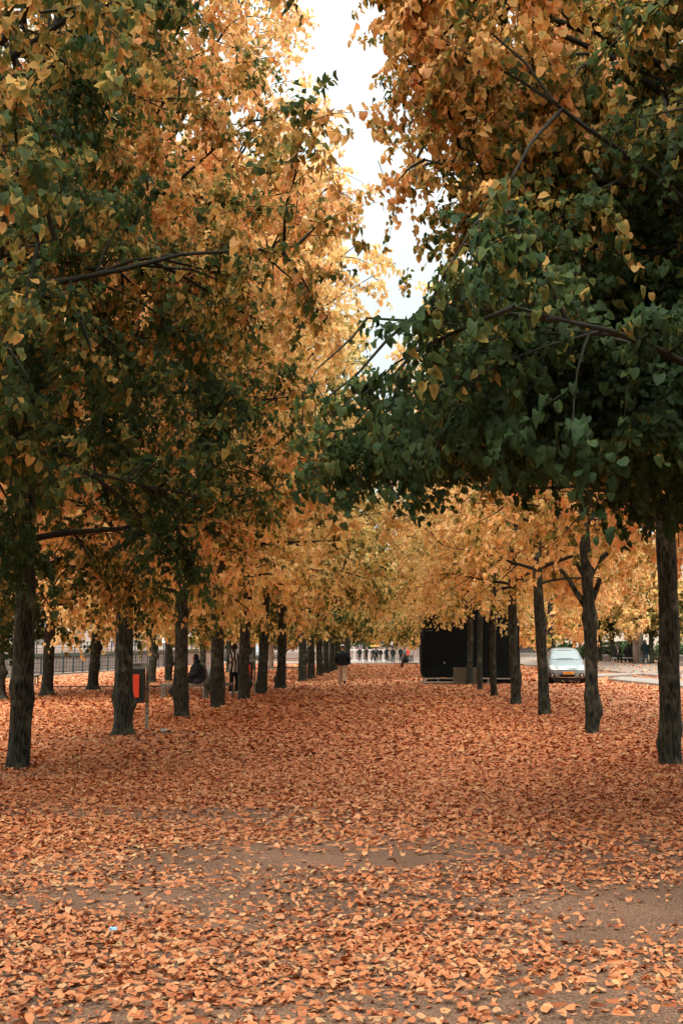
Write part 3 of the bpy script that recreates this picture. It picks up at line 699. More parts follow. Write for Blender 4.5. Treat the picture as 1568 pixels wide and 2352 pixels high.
# thin dark edging line in the leaves
p0, p1 = on(120, 1580), on(405, 1579)
tag(MB().box(((p0.x + p1.x) / 2, (p0.y + p1.y) / 2, .03), ((p1 - p0).length, .05, .08), math.atan2(p1.y - p0.y, p1.x - p0.x)).build('metal_edging', M['iron']),
    'thin dark metal edging strip lying across the leaves by the outer row', 'edging')
# opposite bank: quay wall with dark sloping coping
a = far(-260, 1512, 92); b = far(500, 1489.5, 112)
def wallseg(name, a, b, zb, th, m, **k):
    d = (b - a); d.z = 0; nrm = Vector((-d.y, d.x, 0)).normalized() * th
    vs = [(a.x, a.y, zb), (b.x, b.y, zb), (b.x, b.y, b.z), (a.x, a.y, a.z)]
    vs += [(v[0] + nrm.x, v[1] + nrm.y, v[2]) for v in vs]
    return MB().add(vs, [(0, 1, 2, 3), (7, 6, 5, 4), (0, 4, 5, 1), (3, 2, 6, 7), (1, 5, 6, 2), (0, 3, 7, 4)])
q = empty('opposite_quay_wall', (a.x, a.y, 0), 'pinkish stone quay wall with dark sloping coping across the river', 'wall')
o = wallseg('wall', a - Vector((0, 0, .3)), b - Vector((0, 0, .3)), -2.6, .5, None).build('wall_face', M['quay'], q); o.matrix_parent_inverse = Matrix.Translation(-q.location)
a2, b2 = a + Vector((0, -.1, 0)), b + Vector((0, -.1, 0))
m = MB(); d = b2 - a2
vs = []
for p in (a2, b2): vs += [(p.x, p.y, p.z - .3), (p.x, p.y, p.z), (p.x, p.y + .8, p.z), (p.x, p.y + .8, p.z - .3)]
m.add(vs, [(0, 4, 5, 1), (1, 5, 6, 2), (2, 6, 7, 3), (3, 7, 4, 0), (0, 1, 2, 3), (7, 6, 5, 4)])
o = m.build('coping', M['coping'], q); o.matrix_parent_inverse = Matrix.Translation(-q.location)
# far bank ground
tag(MB().prism([(-260, 95), (far(-260, 1500, 94).x, 94), (far(500, 1500, 114).x, 114), (-22.5, 125), (-22.5, 420), (-260, 420)], -2.6, .85).build('street', M['paving']), kind='structure')
# railing on the opposite bank
r = empty('promenade_railing', (0, 0, 0), 'thin dark railing with slim posts on top of the opposite quay', 'railing')
m1 = MB(); n = 26; post = None
for i in range(n):
    p = a.lerp(b, (i + .5) / n) + Vector((0, .4, 0))
    if post is None: post = MB().box((0, 0, .5), (.09, .09, 1.0)).build('post', M['iron'], r); oo = post
    else: oo = post.copy(); COL.objects.link(oo); oo.parent = r
    oo.location = p
p = a + Vector((0, .4, 0)); e = b + Vector((0, .4, 0))
for z in (.95, .5): m1.cyl(p + Vector((0, 0, z)), e + Vector((0, 0, z)), .03, n=5)
m1.build('rail', M['iron'], r)
# lit lamp by the opposite bank
lp = far(377, 1468, 116); L0 = empty('street_lamp', (lp.x, lp.y, .85), 'lamp with a glowing greenish-white tube across the river', 'lamp')
MB().cyl((0, 0, 0), (0, 0, lp.z - .85 - .3), .07, .05).build('pole', M['iron'], L0)
MB().cyl((0, 0, lp.z - 1.17), (0, 0, lp.z - .35), .17, .17, 12).build('lamp_shade', M['glow'], L0, smooth=True)
MB().ell((0, 0, lp.z - .33), (.24, .24, .10)).build('lamp_cap', M['iron'], L0)

# ------------------------------------------------------------------ buildings
def window(parent, x, y, z, w, h, proto=[None]):
    o = MB().box((0, 0, 0), (w, .12, h)).build('window', M['stone'], parent, (x, y, z))
    MB().box((0, -.03, 0), (w - .3, .10, h - .3)).build('pane', M['dark_glass'], o)
    m = MB().box((0, -.1, 0), (.07, .06, h - .3)).box((0, -.105, h * .12), (w - .3, .05, .06)); m.build('frame', M['facade'], o)
    return o
def facade_building(name, label, px0, px1, Y, H, mt, zb, nx, floors, ww=1.5, wh=2.6, f0=2.2, fh=4.6, tilt=0.0):
    x0, x1 = colx(px0, Y), colx(px1, Y); W = x1 - x0
    root = empty(name, ((x0 + x1) / 2, Y, zb), label, 'building', rz=tilt)
    MB().box((0, 6, H / 2), (W, 12, H)).build('wall', mt, root)
    MB().box((0, 5.9, H + .2), (W + .8, 12.6, .5)).build('cornice', M['stone'], root)
    MB().box((0, 6, H + 1.2), (W - .6, 10.5, 1.5)).build('roof', M['roof'], root)
    m = MB()
    for k in range(floors + 1): m.box((0, -.06, 1.1 + k * fh - .15), (W + .06, .16, .22))
    m.build('string_course', M['stone'], root)
    MB().box((0, -.09, .5), (W + .1, .2, 1.0)).build('plinth', M['stone'], root)
    first = None
    for i in range(nx):
        for k in range(floors):
            x = -W / 2 + W * (i + .5) / nx; z = f0 + .9 + k * fh
            if first is None: first = window(root, x, -.06, z, ww, wh)
            else:
                c = first.copy(); COL.objects.link(c); c.parent = root; c.location = (x, -.06, z)
                for ch in first.children:
                    d = ch.copy(); COL.objects.link(d); d.parent = c
    return root
facade_building('palace_building', 'long pale pinkish building with tall windows across the river', -420, 560, 168, 15, M['facade'], .85, 22, 3)
# central gabled building and low wall behind the people
Yc = 190
x0, x1 = colx(868, Yc), colx(990, Yc); zc = far(900, 1482, Yc).z; zg = far(900, 1455, Yc).z
root = empty('gabled_building', ((x0 + x1) / 2, Yc, .3), 'pinkish stone building with a pale gabled roof behind the distant people', 'building')
W = x1 - x0; hc = zc - .3
MB().box((0, 5, hc / 2), (W, 10, hc)).build('wall', M['quay'], root)
MB().box((0, 4.9, hc + .1), (W + .6, 10.5, .25)).build('cornice', M['stone'], root)
xa, xb = colx(872, Yc) - root.location.x, colx(925, Yc) - root.location.x
MB().add([(xa, 0, hc + .23), (xb, 0, hc + .23), ((xa + xb) / 2, 0, zg - .3), (xa, 9, hc + .23), (xb, 9, hc + .23), ((xa + xb) / 2, 9, zg - .3)], [(0, 1, 2), (5, 4, 3), (0, 2, 5, 3), (2, 1, 4, 5), (1, 0, 3, 4)]).build('roof', M['roof'], root)
m = MB()
for i in range(12): m.box((-W / 2 + W * (i + .5) / 12, -.08, hc * .45), (.35, .12, hc * .86))
m.build('pilasters', M['stone'], root)
Yw = 140; xw0, xw1 = colx(806, Yw), colx(886, Yw)
root = empty('garden_wall', ((xw0 + xw1) / 2, Yw, .3), 'low panelled pinkish wall with white coping and piers behind the umbrellas', 'wall')
Ww = xw1 - xw0; hw = far(840, 1494, Yw).z - .3
MB().box((0, .3, hw / 2), (Ww, .4, hw)).build('wall_face', M['quay'], root)
MB().box((0, .3, hw + .06), (Ww + .2, .6, .14)).build('coping', M['white'], root)
for i in range(5): MB().box((-Ww / 2 + Ww * (i + .5) / 5, .05, hw / 2), (.4, .35, hw - .02)).build('pier', M['facade'], root)
MB().box((0, -.5, .1), (Ww + .3, 1.0, .22)).build('step', M['white'], root)
tag(MB().box((colx(925, 141), 141.3, .5), (6.5, .4, .9)).box((colx(925, 141), 141.3, .98), (6.7, .5, .1)).build('stone_parapet', M['kerb']), 'plain low stone parapet between the wall and the booth', 'wall')
# far backdrop buildings between
facade_building('distant_building', 'pale distant building seen between the river-side trunks', 600, 870, 215, 14, M['facade'], .4, 9, 3)
# colonnade with railing and plinth
Yk = 120; root = empty('colonnade_building', (colx(1212, Yk), Yk, .6), 'pale colonnade with tall round columns on a plinth, left of the car', 'building')
W = colx(1275, Yk) - colx(1150, Yk)
MB().box((0, 4.2, 4), (W, .5, 8)).build('wall', M['stone'], root)
MB().box((0, .3, .35), (W + .4, 2.2, .9)).build('plinth', M['kerb'], root)
MB().box((0, 1.6, 8.4), (W + .4, 5.4, 1.1)).build('entablature', M['facade'], root)
for i in range(9):
    x = -W / 2 + W * (i + .5) / 9
    c = MB().cyl((0, 0, .8), (0, 0, 7.85), .26, .22, 14).build('column', M['facade'], root, (x, 0, 0), smooth=True)
    MB().box((0, 0, .95), (.62, .62, .28)).box((0, 0, 7.7), (.6, .6, .26)).build('capital', M['facade'], c)
m = MB()
for i in range(44): m.box((-W / 2 + W * (i + .5) / 44, -.6, 1.35), (.05, .05, 1.1))
m.box((0, -.6, 1.88), (W, .06, .06)).box((0, -.6, .9), (W, .06, .06)); m.build('railing', M['iron'], root)
# cream building on the terrace
facade_building('cream_building', 'plain bright cream building behind the clipped limes on the terrace', 1290, 1900, 135, 13, M['facade2'], .9, 9, 1, ww=1.6, wh=2.6, f0=7.0, fh=4.5)

# ------------------------------------------------------------------ hedge, shrubs on the terrace (leafy surfaces)
def leafy(name, boxes, m, label, cat, n, size, ell=False, seed=1, parent=None, group=None):
    g = np.random.default_rng(seed); P = []; c0 = Vector(boxes[0][0])
    for (c, d) in boxes:
        if ell:
            v = unit(g.normal(size=(n, 3))) * (g.uniform(.55, 1.08, (n, 1)) ** .5); P.append(np.array(c) + v * np.array(d) / 2)
        else:
            v = g.uniform(-.5, .5, (n, 3)); k = g.integers(0, 3, n); s = np.sign(v[np.arange(n), k]); v[np.arange(n), k] = s * .5 * g.uniform(.82, 1.06, n); P.append(np.array(c) + v * np.array(d))
    P = np.concatenate(P) - np.array(c0); nn = len(P)
    rv = unit(g.normal(size=(nn, 3)))
    me = leaf_mesh(name, P, rv, unit(g.normal(size=(nn, 3))) + np.array([0, -.4, .6]), size * g.uniform(.6, 1.3, nn), g.uniform(.3, 3, nn), g.uniform(0, 1, (nn, 3)), 1, g)
    if parent is None:
        o = link_mesh(name, me, m, None, c0); tag(o, label, cat, group)
    else: o = link_mesh(name, me, m, parent, c0)
    return o
z9 = gz(30, 100)
Yh = 92
xh0, xh1 = colx(1362, Yh), colx(1466, Yh)
h = empty('hedge', ((xh0 + xh1) / 2, Yh, z9), 'long clipped brownish-green hedge behind the two-person bench', 'hedge')
leafy('foliage', [((0, 0, .75), (xh1 - xh0, 1.2, 1.5))], M['hedge'], None, None, 5200, .13, seed=3, parent=h)
MB().box((0, 0, .6), (xh1 - xh0 - .3, .7, 1.2)).build('stems', M['twig'], h)
xh2, xh3 = colx(1500, Yh), colx(1640, Yh)
h2 = empty('hedge', ((xh2 + xh3) / 2, Yh, z9), 'low dark hedge behind the person in the blue coat', 'hedge')
leafy('foliage', [((0, 0, .4), (xh3 - xh2, 1.2, .9))], M['hedge'], None, None, 3500, .13, seed=4, parent=h2)
MB().box((0, 0, .3), (xh3 - xh2 - .3, .7, .6)).build('stems', M['twig'], h2)
for i, (px, pyt, w, lab) in enumerate([(1354, 1478, 1.6, 'bushy topiary shrub showing just beside the forked trunk'), (1455, 1470, 2.2, 'round-headed green topiary shrub behind the bench end'), (1532, 1468, 1.9, 'round-headed green topiary shrub beyond the blue coat person'), (1300, 1480, 2.0, 'small round shrub behind the car roof'), (1556, 1480, 1.7, 'round shrub past the tall straight trunk')]):
    Yt = 89; t = far(px, pyt, Yt); x = t.x; zt = t.z
    rt = empty('topiary_shrub', (x, Yt, z9 if px > 1250 else 0), lab, 'shrub', 'round topiary shrubs on the terrace')
    hh = zt - z9
    leafy('foliage', [((0, 0, hh - w * .42), (w, w, w * .95)), ((.3, 0, hh * .42), (w * .7, w * .7, hh * .55))], M['bushleaf'], None, None, 1100, .16, ell=True, seed=20 + i, parent=rt)
    MB().cyl((0, 0, 0), (0, 0, hh - .5), .07, .05).build('stem', M['twig'], rt)
rt = empty('evergreen_bush', (colx(648, 170), 170, .3), 'dark green bush above the far railing beside the flared trunk', 'bush')
leafy('foliage', [((0, 0, 4.4), (7, 5, 6))], M['darkbush'], None, None, 2600, .35, ell=True, seed=31, parent=rt)
MB().cyl((0, 0, 0), (0, 0, 4), .2, .12).build('stem', M['twig'], rt)

# ------------------------------------------------------------------ black booth
bl = Vector((colx(973, 49.6), 49.6, 0)); br_ = Vector((colx(1193, 49.6), 49.6, 0))
def booth():
    w = (br_ - bl).length; ang = math.atan2(br_.y - bl.y, br_.x - bl.x); c = (bl + br_) / 2
    root = empty('covered_booth', (c.x, c.y, 0), 'tall booth wrapped in black tarpaulin on a steel base, between the trees', 'booth', rz=ang)
    D = 3.2; H = 3.55; g = np.random.default_rng(8); sn = SN(4, 14, 1, 5)
    # wrinkled cloth: four sides as a displaced ring grid
    per = []
    nx, ny = 44, 30
    for i in range(nx): per.append((-w / 2 + w * i / nx, 0, 0, -1))
    for i in range(ny): per.append((w / 2, D * i / ny, 1, 0))
    for i in range(nx): per.append((w / 2 - w * i / nx, D, 0, 1))
    for i in range(ny): per.append((-w / 2, D - D * i / ny, -1, 0))
    P = np.array(per); nz_ = 34; Z = np.linspace(.27, H, nz_); V = []
    for z in Z:
        q = np.stack([P[:, 0], P[:, 1], np.full(len(P), z)], -1)
        k = .028 * sn(q * np.array([3, 3, .8])) + .005 * np.sin(P[:, 0] * 9 + z) * (1.2 - z / H)
        hem = .05 * max(0, 1 - (z - .27) / .5)
        zz = z + (0.05 * sn(q * 1.5) if z == Z[0] else 0)
        V.append(np.stack([P[:, 0] + P[:, 2] * (k + hem), P[:, 1] + P[:, 3] * (k + hem), np.full(len(P), z) + (0.03 * sn(q * 1.5) if z == Z[0] else 0)], -1))
    V = np.concatenate(V); n = len(P); idx = np.arange(n * nz_).reshape(nz_, n); nxi = np.roll(idx, -1, 1)
    Fq = np.stack([idx[:-1], nxi[:-1], nxi[1:], idx[1:]], -1).reshape(-1, 4)
    me = np_mesh('tarpaulin', V, Fq); link_mesh('tarpaulin', me, M['tarp'], root, smooth=True)
    # shallow hip roof cover
    MB().add([(-w / 2 - .08, -.08, H - .02), (w / 2 + .08, -.08, H - .02), (w / 2 + .08, D + .08, H - .02), (-w / 2 - .08, D + .08, H - .02), (-w / 4, D / 2, H + .5), (w / 4, D / 2, H + .5)],
             [(0, 1, 5, 4), (1, 2, 5), (2, 3, 4, 5), (3, 0, 4), (3, 2, 1, 0)]).build('roof_cover', M['tarp'], root)
    m = MB()
    for y in (.0, D - .1): m.box((0, y, .235), (w + .02, .07, .05))
    for x in (-w / 2 + .04, w / 2 - .04): m.box((x, D / 2, .23), (.07, D - .1, .045))
    m.build('base_frame', M['alu'], root)
    for x in (-w / 2 + .05, -w / 2 + .62, -w / 2 + 1.3, w / 6, w / 2 - .05):
        for y in (0.02, D - .12):
            o = MB().cyl((0, 0, .05), (0, 0, .25), .03, .03).box((0, 0, .025), (.26, .22, .05)).build('foot', M['alu'], root, (x, y, 0))
    MB().box((-w / 2 + .85, -.16, .075), (1.75, .12, .07)).box((-w / 2 + .02, -.1, .14), (.07, .1, .26)).build('tow_bar', M['alu'], root)
    MB().box((0, .4, .13), (w - .3, .15, .16)).build('underbox', M['black'], root)
    # seam straps, grommets and a small white tag
    m = MB().box((.42, -.065, 1.9), (.025, .012, 3.1)).box((-w / 2 + .05, -.055, 2.05), (.02, .012, 3.2)); m.build('seam', M['black'], root)
    MB().box((-w / 2 + .9, -.075, .92), (.045, .012, .09)).build('tag', M['white'], root)
    m = MB()
    for k in range(4): m.box((-w / 2 + .16 + k * .07, -.075, 2.34), (.035, .01, .02))
    m.build('lashing', M['alu'], root)
    # sagging flap on the near corner
    MB().add([(-w / 2 - .10, -.02, 2.3), (-w / 2 - .14, .5, 2.2), (-w / 2 - .17, .5, .55), (-w / 2 - .12, -.04, .42), (-w / 2 - .04, -.09, 2.3), (-w / 2 + .02, -.1, .38)],
             [(0, 1, 2, 3), (0, 3, 5, 4)]).build('flap', M['tarp'], root)
    return root
booth()
# wooden pallet-collar crate in front
pc0, pc1 = on(1044, 1573), on(1098, 1573); c = (pc0 + pc1) / 2
cr = empty('wooden_crate', (c.x, c.y + .25, 0), 'weathered slatted wooden crate leaning near the black booth base', 'crate')
W = 1.08; 
for sgn, nm in ((-1, 'slat_side'), (1, 'slat_side')):
    m = MB()
    for k in range(5): m.box((0, sgn * .28, .09 + k * .145), (W, .025, .12), rx=0.03 * ((k % 2) - .5))
    m.build(nm, M['wood'], cr)
for sgn in (-1, 1):
    m = MB()
    for k in range(5): m.box((sgn * (W / 2 - .02), 0, .09 + k * .145), (.025, .53, .115))
    m.build('end_panel', M['wood'], cr)
for sx in (-1, 1):
    for sy in (-1, 1): MB().box((sx * (W / 2 - .09), sy * .25, .37), (.07, .03, .74)).build('corner_post', M['wood'], cr)
MB().box((0, 0, .02), (W - .1, .5, .03)).build('floor_board', M['wood'], cr)

# ------------------------------------------------------------------ litter bins
def bin_(x, y, label, s=1.0, flip=-1, rz=0.12):
    root = empty('litter_bin', (x, y, 0), label, 'litter bin', 'post-mounted litter bins with a red panel', rz=rz)
    root.scale = (s, s, s)
    p = MB().box((0, 0, .58), (.055, .055, 1.16)).build('post', M['galv'], root)
    m = MB()
    for z in (.5, .72, .9, .3): m.box((0, 0, z), (.062, .062, .012))
    m.build('band', M['black'], p)
    m = MB(); cx = flip * .20
    m.box((cx, -.01, .78), (.30, .28, .60), bev=.012); m.build('bin_body', M['binbody'], root)
    MB().box((flip * .19, -.165, .78), (.118, .008, .40)).build('panel', M['red'], root)
    MB().box((cx + .0, 0, 1.085), (.30, .26, .02)).build('rim', M['galv'], root)
    m = MB().box((flip * .12, 0, 1.14), (.28, .05, .06)); m.build('arm', M['galv'], root)
    MB().cyl((flip * .24, -.01, 1.165), (flip * .24, -.01, 1.185), .085, .085, 16).build('ashtray', M['alu'], root)
    return root
p = on(337, 1678); bin_(p.x, p.y, 'dark litter bin with a plain red panel on a galvanised post, nearest the camera')
p = on(574, 1602); bin_(p.x - .05, p.y + 1.5, 'dark litter bin with a red panel partly hidden behind a trunk, by the zebra jacket', flip=-1, rz=.1)
# the far one beside the terrace plane tree: slim pale bin
p = far(1459, 1524, 76.5); x = p.x
rb = empty('waste_bin', (x, 76.4, gz(x, 76.4)), 'tall brownish cylindrical bin against the pale mottled trunk on the terrace', 'litter bin')
MB().cyl((0, 0, 0), (0, 0, 1.75), .2, .2, 16).build('bin_body', M['stone'], rb, smooth=True)
MB().cyl((0, 0, 1.75), (0, 0, 1.83), .23, .2, 16).build('lid', M['coping'], rb, smooth=True)
# paper litter
def crumple(name, p, r, m, label, cat):
    g = np.random.default_rng(int(p[0] * 100) % 97 + 5); mb = MB().ell((0, 0, r * .5), (r, r * .7, r * .5), 9, 6)
    mb.v = [tuple(np.array(v) * (1 + g.uniform(-.28, .28))) for v in mb.v]
    return tag(mb.build(name, m, None, (p[0], p[1], p[2] + .01)), label, cat)
crumple('crumpled_paper', on(375, 1684), .075, M['white'], 'crumpled white paper on the leaves beside the litter bin post', 'paper')
crumple('plastic_wrapper', on(389, 1684), .035, M['cloth_blue'], 'small dark blue wrapper next to the crumpled paper', 'wrapper')
crumple('foil_scrap', on(261, 2145), .022, M['bluelit'], 'tiny pale blue foil scrap among the foreground leaves', 'scrap')

# ------------------------------------------------------------------ benches
def bench(x, y, rz, L, W, label, wood='benchwood', back=False, metal='benchmetal', H=.46, name='park_bench', z=None):
    root = empty(name, (x, y, gz(x, y) if z is None else z), label, 'bench', rz=rz)
    m = MB(); n = 4
    for i in range(n): m.box((0, -W / 2 + W * (i + .5) / n, H - .02), (L, W / n - .012, .04), bev=.008)
    m.build('seat', M[wood], root)
    for sx in (-1, 1):
        for sy in (-1, 1): MB().box((sx * (L / 2 - .06), sy * (W / 2 - .04), (H - .04) / 2), (.055, .055, H - .04)).build('leg', M[metal], root)
    MB().box((0, -W / 2 + .04, H - .07), (L - .1, .035, .05)).box((0, W / 2 - .04, H - .07), (L - .1, .035, .05)).build('seat_frame', M[metal], root)
    if back:
        m = MB()
        for k in range(4): m.box((0, W / 2 + .02 + k * .02, H + .1 + k * .1), (L, .03, .08), rx=.15)
        m.build('backrest', M['brownwood'], root)
        for sx in (-1, 1): MB().cyl((sx * (L / 2 - .1), W / 2 - .02, H - .05), (sx * (L / 2 - .1), W / 2 + .1, H + .45), .025).build('back_support', M[metal], root)
    return root
p = on(42, 1577); bench(p.x - .45, p.y + .3, .05, 2.3, .5, 'dark slatted backless steel bench cut by the frame edge, by the flared trunk', wood='benchmetal')
B1 = on(446, 1607); bench(B1.x - .38, B1.y + .45, 0, 1.35, .5, 'worn backless bench under the person in the black coat', H=.46)
bench(B1.x + .60, B1.y + 1.1, PI / 2 - .15, 1.3, .5, 'brown-backed wooden bench carrying the white bag', back=True)
p = on(652, 1534 + 13); bench(p.x - .1, p.y, 0, 2.6, .6, 'backless bench standing in the gap of the river-side row')
B3 = on(938, 1534); bench(B3.x + .1, B3.y, 0, 1.25, .55, 'backless bench under the lone sitter in the alley, near the booth')
x = colx(1430, 79); B4 = (x, 79); bench(x, 79, 0, 1.65, .6, 'pale metal backless bench of the two sitters on the terrace', wood='alu', metal='alu')
x = colx(912, 128); bench(x, 131, 0, 1.6, .5, 'small distant bench behind the group with umbrellas')
# low pale seat walls on the terrace
for (pa, pb, Y, lab) in ((1366, 1402, 86, 'low pale concrete seat wall with a rounded end beside the hedge'), (1516, 1530, 84, 'low pale concrete block beyond the blue coat person'), (1552, 1640, 82, 'low pale concrete wall past the tall straight trunk')):
    xa, xb = colx(pa, Y), colx(pb, Y); zz = gz(xa, Y)
    o = MB().box(((xa + xb) / 2, Y, zz + .28), (xb - xa, .5, .62), bev=.06).build('seat_wall', M['kerb']); tag(o, lab, 'wall')

# white bag on the brown bench
pb = (colx(482.5, B1.y + .75), B1.y + .75); gg = np.random.default_rng(3)
mb = MB(); rings = []
vs = []; n = 14
for k, (z, rx_, ry_) in enumerate([(0, .15, .11), (.04, .2, .14), (.2, .2, .14), (.36, .17, .12), (.46, .13, .07), (.52, .10, .03)]):
    for i in range(n):
        t = 2 * PI * i / n; q = 1 + gg.uniform(-.08, .08); vs.append((rx_ * math.cos(t) * q, ry_ * math.sin(t) * q, z))
fs = [(k * n + i, k * n + (i + 1) % n, (k + 1) * n + (i + 1) % n, (k + 1) * n + i) for k in range(5) for i in range(n)] + [tuple(reversed(range(n))), tuple(range(5 * n, 6 * n))]
mb.add(vs, fs)
bag = empty('shopping_bag', (pb[0], pb[1], .47), 'full white plastic bag standing on the brown-backed bench', 'bag')
mb.build('bag_body', M['white'], bag, smooth=True)
m = MB(); 
for y in (-.03, .03):
    pr = None
    for i in range(9):
        t = PI * i / 8; q = (-.07 * math.cos(t), y, .51 + .1 * math.sin(t))
        if pr: m.cyl(pr, q, .008, n=5)
        pr = q
m.build('handle', M['white'], bag)

# ------------------------------------------------------------------ people
def loft(mb, pts, n=14, cap=True):
    """tube through (point, rx, ry) with elliptical rings; rx lies sideways"""
    N = len(pts); vs = []
    for i, (p, rx, ry) in enumerate(pts):
        p = Vector(p); a = Vector(pts[max(0, i - 1)][0]); b = Vector(pts[min(N - 1, i + 1)][0]); d = (b - a).normalized()
        sx = Vector((1, 0, 0)); sx = sx - d * sx.dot(d)
        if sx.length < .2: sx = Vector((0, 0, 1)); sx = sx - d * sx.dot(d)
        sx.normalize(); sy = d.cross(sx)
        for k in range(n):
            t = 2 * PI * k / n; vs.append(p + sx * (rx * math.cos(t)) + sy * (ry * math.sin(t)))
    fs = [(i * n + k, i * n + (k + 1) % n, (i + 1) * n + (k + 1) % n, (i + 1) * n + k) for i in range(N - 1) for k in range(n)]
    fs += [tuple(reversed(range(n))), tuple((N - 1) * n + k for k in range(n))]
    mb.add(vs, fs)
def fused(mb, name, m, parent, vox=.014, sm=3):
    """the pieces grown together into one continuous surface"""
    o = mb.build(name, None); r_ = o.modifiers.new('r', 'REMESH'); r_.mode = 'VOXEL'; r_.voxel_size = vox; r_.use_smooth_shade = True
    s_ = o.modifiers.new('s', 'SMOOTH'); s_.factor = .5; s_.iterations = sm
    dg = bpy.context.evaluated_depsgraph_get(); nm = bpy.data.meshes.new_from_object(o.evaluated_get(dg)); o.modifiers.clear(); o.data = nm; nm.name = name
    nm.materials.clear(); nm.materials.append(m); nm.polygons.foreach_set('use_smooth', [True] * len(nm.polygons)); o.parent = parent; return o
def person(loc, rz, label, h=1.72, top='cloth_black', legs='cloth_black', shoe='black', hair='hair', skin='skin', seated=False, stride=.0, arms='down', coat=0.0,
           hood=False, cap=None, puff=1.0, bighair=0.0, fingers=False, group=None, lean=0.0, shirt=None, seat_h=.46, width=1.0, baggy=1.0):
    """figure facing local -Y"""
    root = empty('person', loc, label, 'person', group, rz); root.scale = (h / 1.75,) * 3
    far_ = not fingers; vx = .022 if far_ else .013
    zp = .93 if not seated else seat_h / (h / 1.75) + .10
    T = lambda x, y, z: Vector((x, y, z))
    ly = lambda z: -lean * (z - zp)
    S = lambda q: T(0, ly(zp + q), zp + q * (1 - .25 * lean))
    pel, waist, ch, shl, nk = S(0), S(.17), S(.34), S(.48), S(.56)
    hc = nk + T(0, -.03 - lean * .12, .13 - lean * .03)
    sh = {s: shl + T(s * .175 * width, .0, -.02) for s in (-1, 1)}
    if seated:
        hip = {s: T(s * .09, -.02, zp - .01) for s in (-1, 1)}; kn = {s: T(s * .13, -.45, zp + .0) for s in (-1, 1)}; an = {s: T(s * .12, -.48, .09) for s in (-1, 1)}
    else:
        hip = {s: T(s * .085, 0, zp - .04) for s in (-1, 1)}; kn = {s: T(s * .10, -s * stride * .45 - .03, .50) for s in (-1, 1)}
        an = {s: T(s * .11, -s * stride + .02, .09 + (.05 if s * stride < 0 else 0)) for s in (-1, 1)}
    el, wr = {}, {}
    for s in (-1, 1):
        if arms == 'down' or (arms == 'raise' and s < 0): el[s] = sh[s] + T(s * .06, .03 + s * stride * .3, -.28); wr[s] = el[s] + T(s * .0, -.07 + s * stride * .3, -.24)
        elif arms == 'pocket': el[s] = sh[s] + T(s * .10, .07, -.27); wr[s] = el[s] + T(-s * .05, -.13, -.18)
        elif arms == 'lap': el[s] = sh[s] + T(s * .07, -.03, -.27); wr[s] = el[s] + T(-s * .10, -.22, -.02)
        elif arms == 'hold': el[s] = sh[s] + T(s * .07, .02, -.27); wr[s] = el[s] + T(-s * .08, -.2, .10)
        else: el[s] = sh[s] + T(.08, -.12, -.18); wr[s] = el[s] + T(-.05, -.12, .22)
    mb = MB()
    loft(mb, [(pel - T(0, 0, .08), .12, .09), (pel, .15, .105), (waist, .125, .095), (ch, .155, .11), (shl - T(0, 0, .02), .15, .085), (shl + T(0, 0, .04), .085, .06), (nk, .052, .055), (nk.lerp(hc, .6), .048, .052)])
    mb.ell(hc + T(0, .012, .03), (.074, .092, .095), 16, 12); mb.ell(hc + T(0, -.022, -.045), (.055, .062, .062), 14, 10)
    mb.cyl(hc + T(0, -.07, .035), hc + T(0, -.103, -.012), .010, .017, 8)
    for s in (-1, 1):
        mb.ell(hc + T(s * .075, .012, .0), (.012, .022, .034), 8, 6)
        loft(mb, [(sh[s] + T(-s * .05, 0, .0), .05, .05), (sh[s], .056, .056), (sh[s].lerp(el[s], .5), .046, .048), (el[s], .038, .04), (el[s].lerp(wr[s], .4), .038, .038), (wr[s], .025, .028)], 10)
        d = (wr[s] - el[s]).normalized(); inn = Vector((-s, 0, 0)); sd = d.cross(inn).normalized(); pl = wr[s] + d * .05
        loft(mb, [(wr[s], .026, .026), (wr[s] + d * .03, .034, .024), (wr[s] + d * .08, .036, .026)], 10)
        if fingers:
            for q, L_ in enumerate((.85, 1.0, .95, .75)):
                b0 = wr[s] + d * .075 + sd * (-.030 + q * .020); b1 = b0 + d * .040 * L_ + inn * .010; b2 = b1 + d * .028 * L_ + inn * .022
                mb.cyl(b0, b1, .0098, .0092, 7); mb.cyl(b1, b2, .0092, .008, 7)
            b0 = wr[s] + d * .03 - sd * .028; b1 = b0 + d * .034 - sd * .022; mb.cyl(b0, b1, .012, .010, 7); mb.cyl(b1, b1 + d * .026 + inn * .012, .010, .008, 7)
        else: mb.ell(wr[s] + d * .11, (.026, .026, .04), 8, 6)
        loft(mb, [(pel.lerp(hip[s], .6), .08, .08), (hip[s], .085, .088), (hip[s].lerp(kn[s], .5), .072, .076), (kn[s], .054, .058), (kn[s].lerp(an[s], .35), .054, .058), (an[s], .036, .042)], 12)
        mb.ell(an[s] + T(0, -.06, -.045), (.04, .11, .035), 10, 6)
    fused(mb, 'body', M[skin], root, vox=(.02 if far_ else .0075), sm=2)
    em = MB(); mo = MB().ell(hc + T(0, -.084, -.048), (.024, .008, .006), 8, 5)
    for s in (-1, 1): em.ell(hc + T(s * .03, -.080, .028), (.012, .008, .007), 8, 5)
    em.build('eyes', M['black'], root); mo.build('mouth', M['skindark'], root)
    b = baggy; mb = MB()
    loft(mb, [(pel + T(0, 0, .10), .155, .12), (pel, .17, .13), (pel - T(0, 0, .09), .15, .12)])
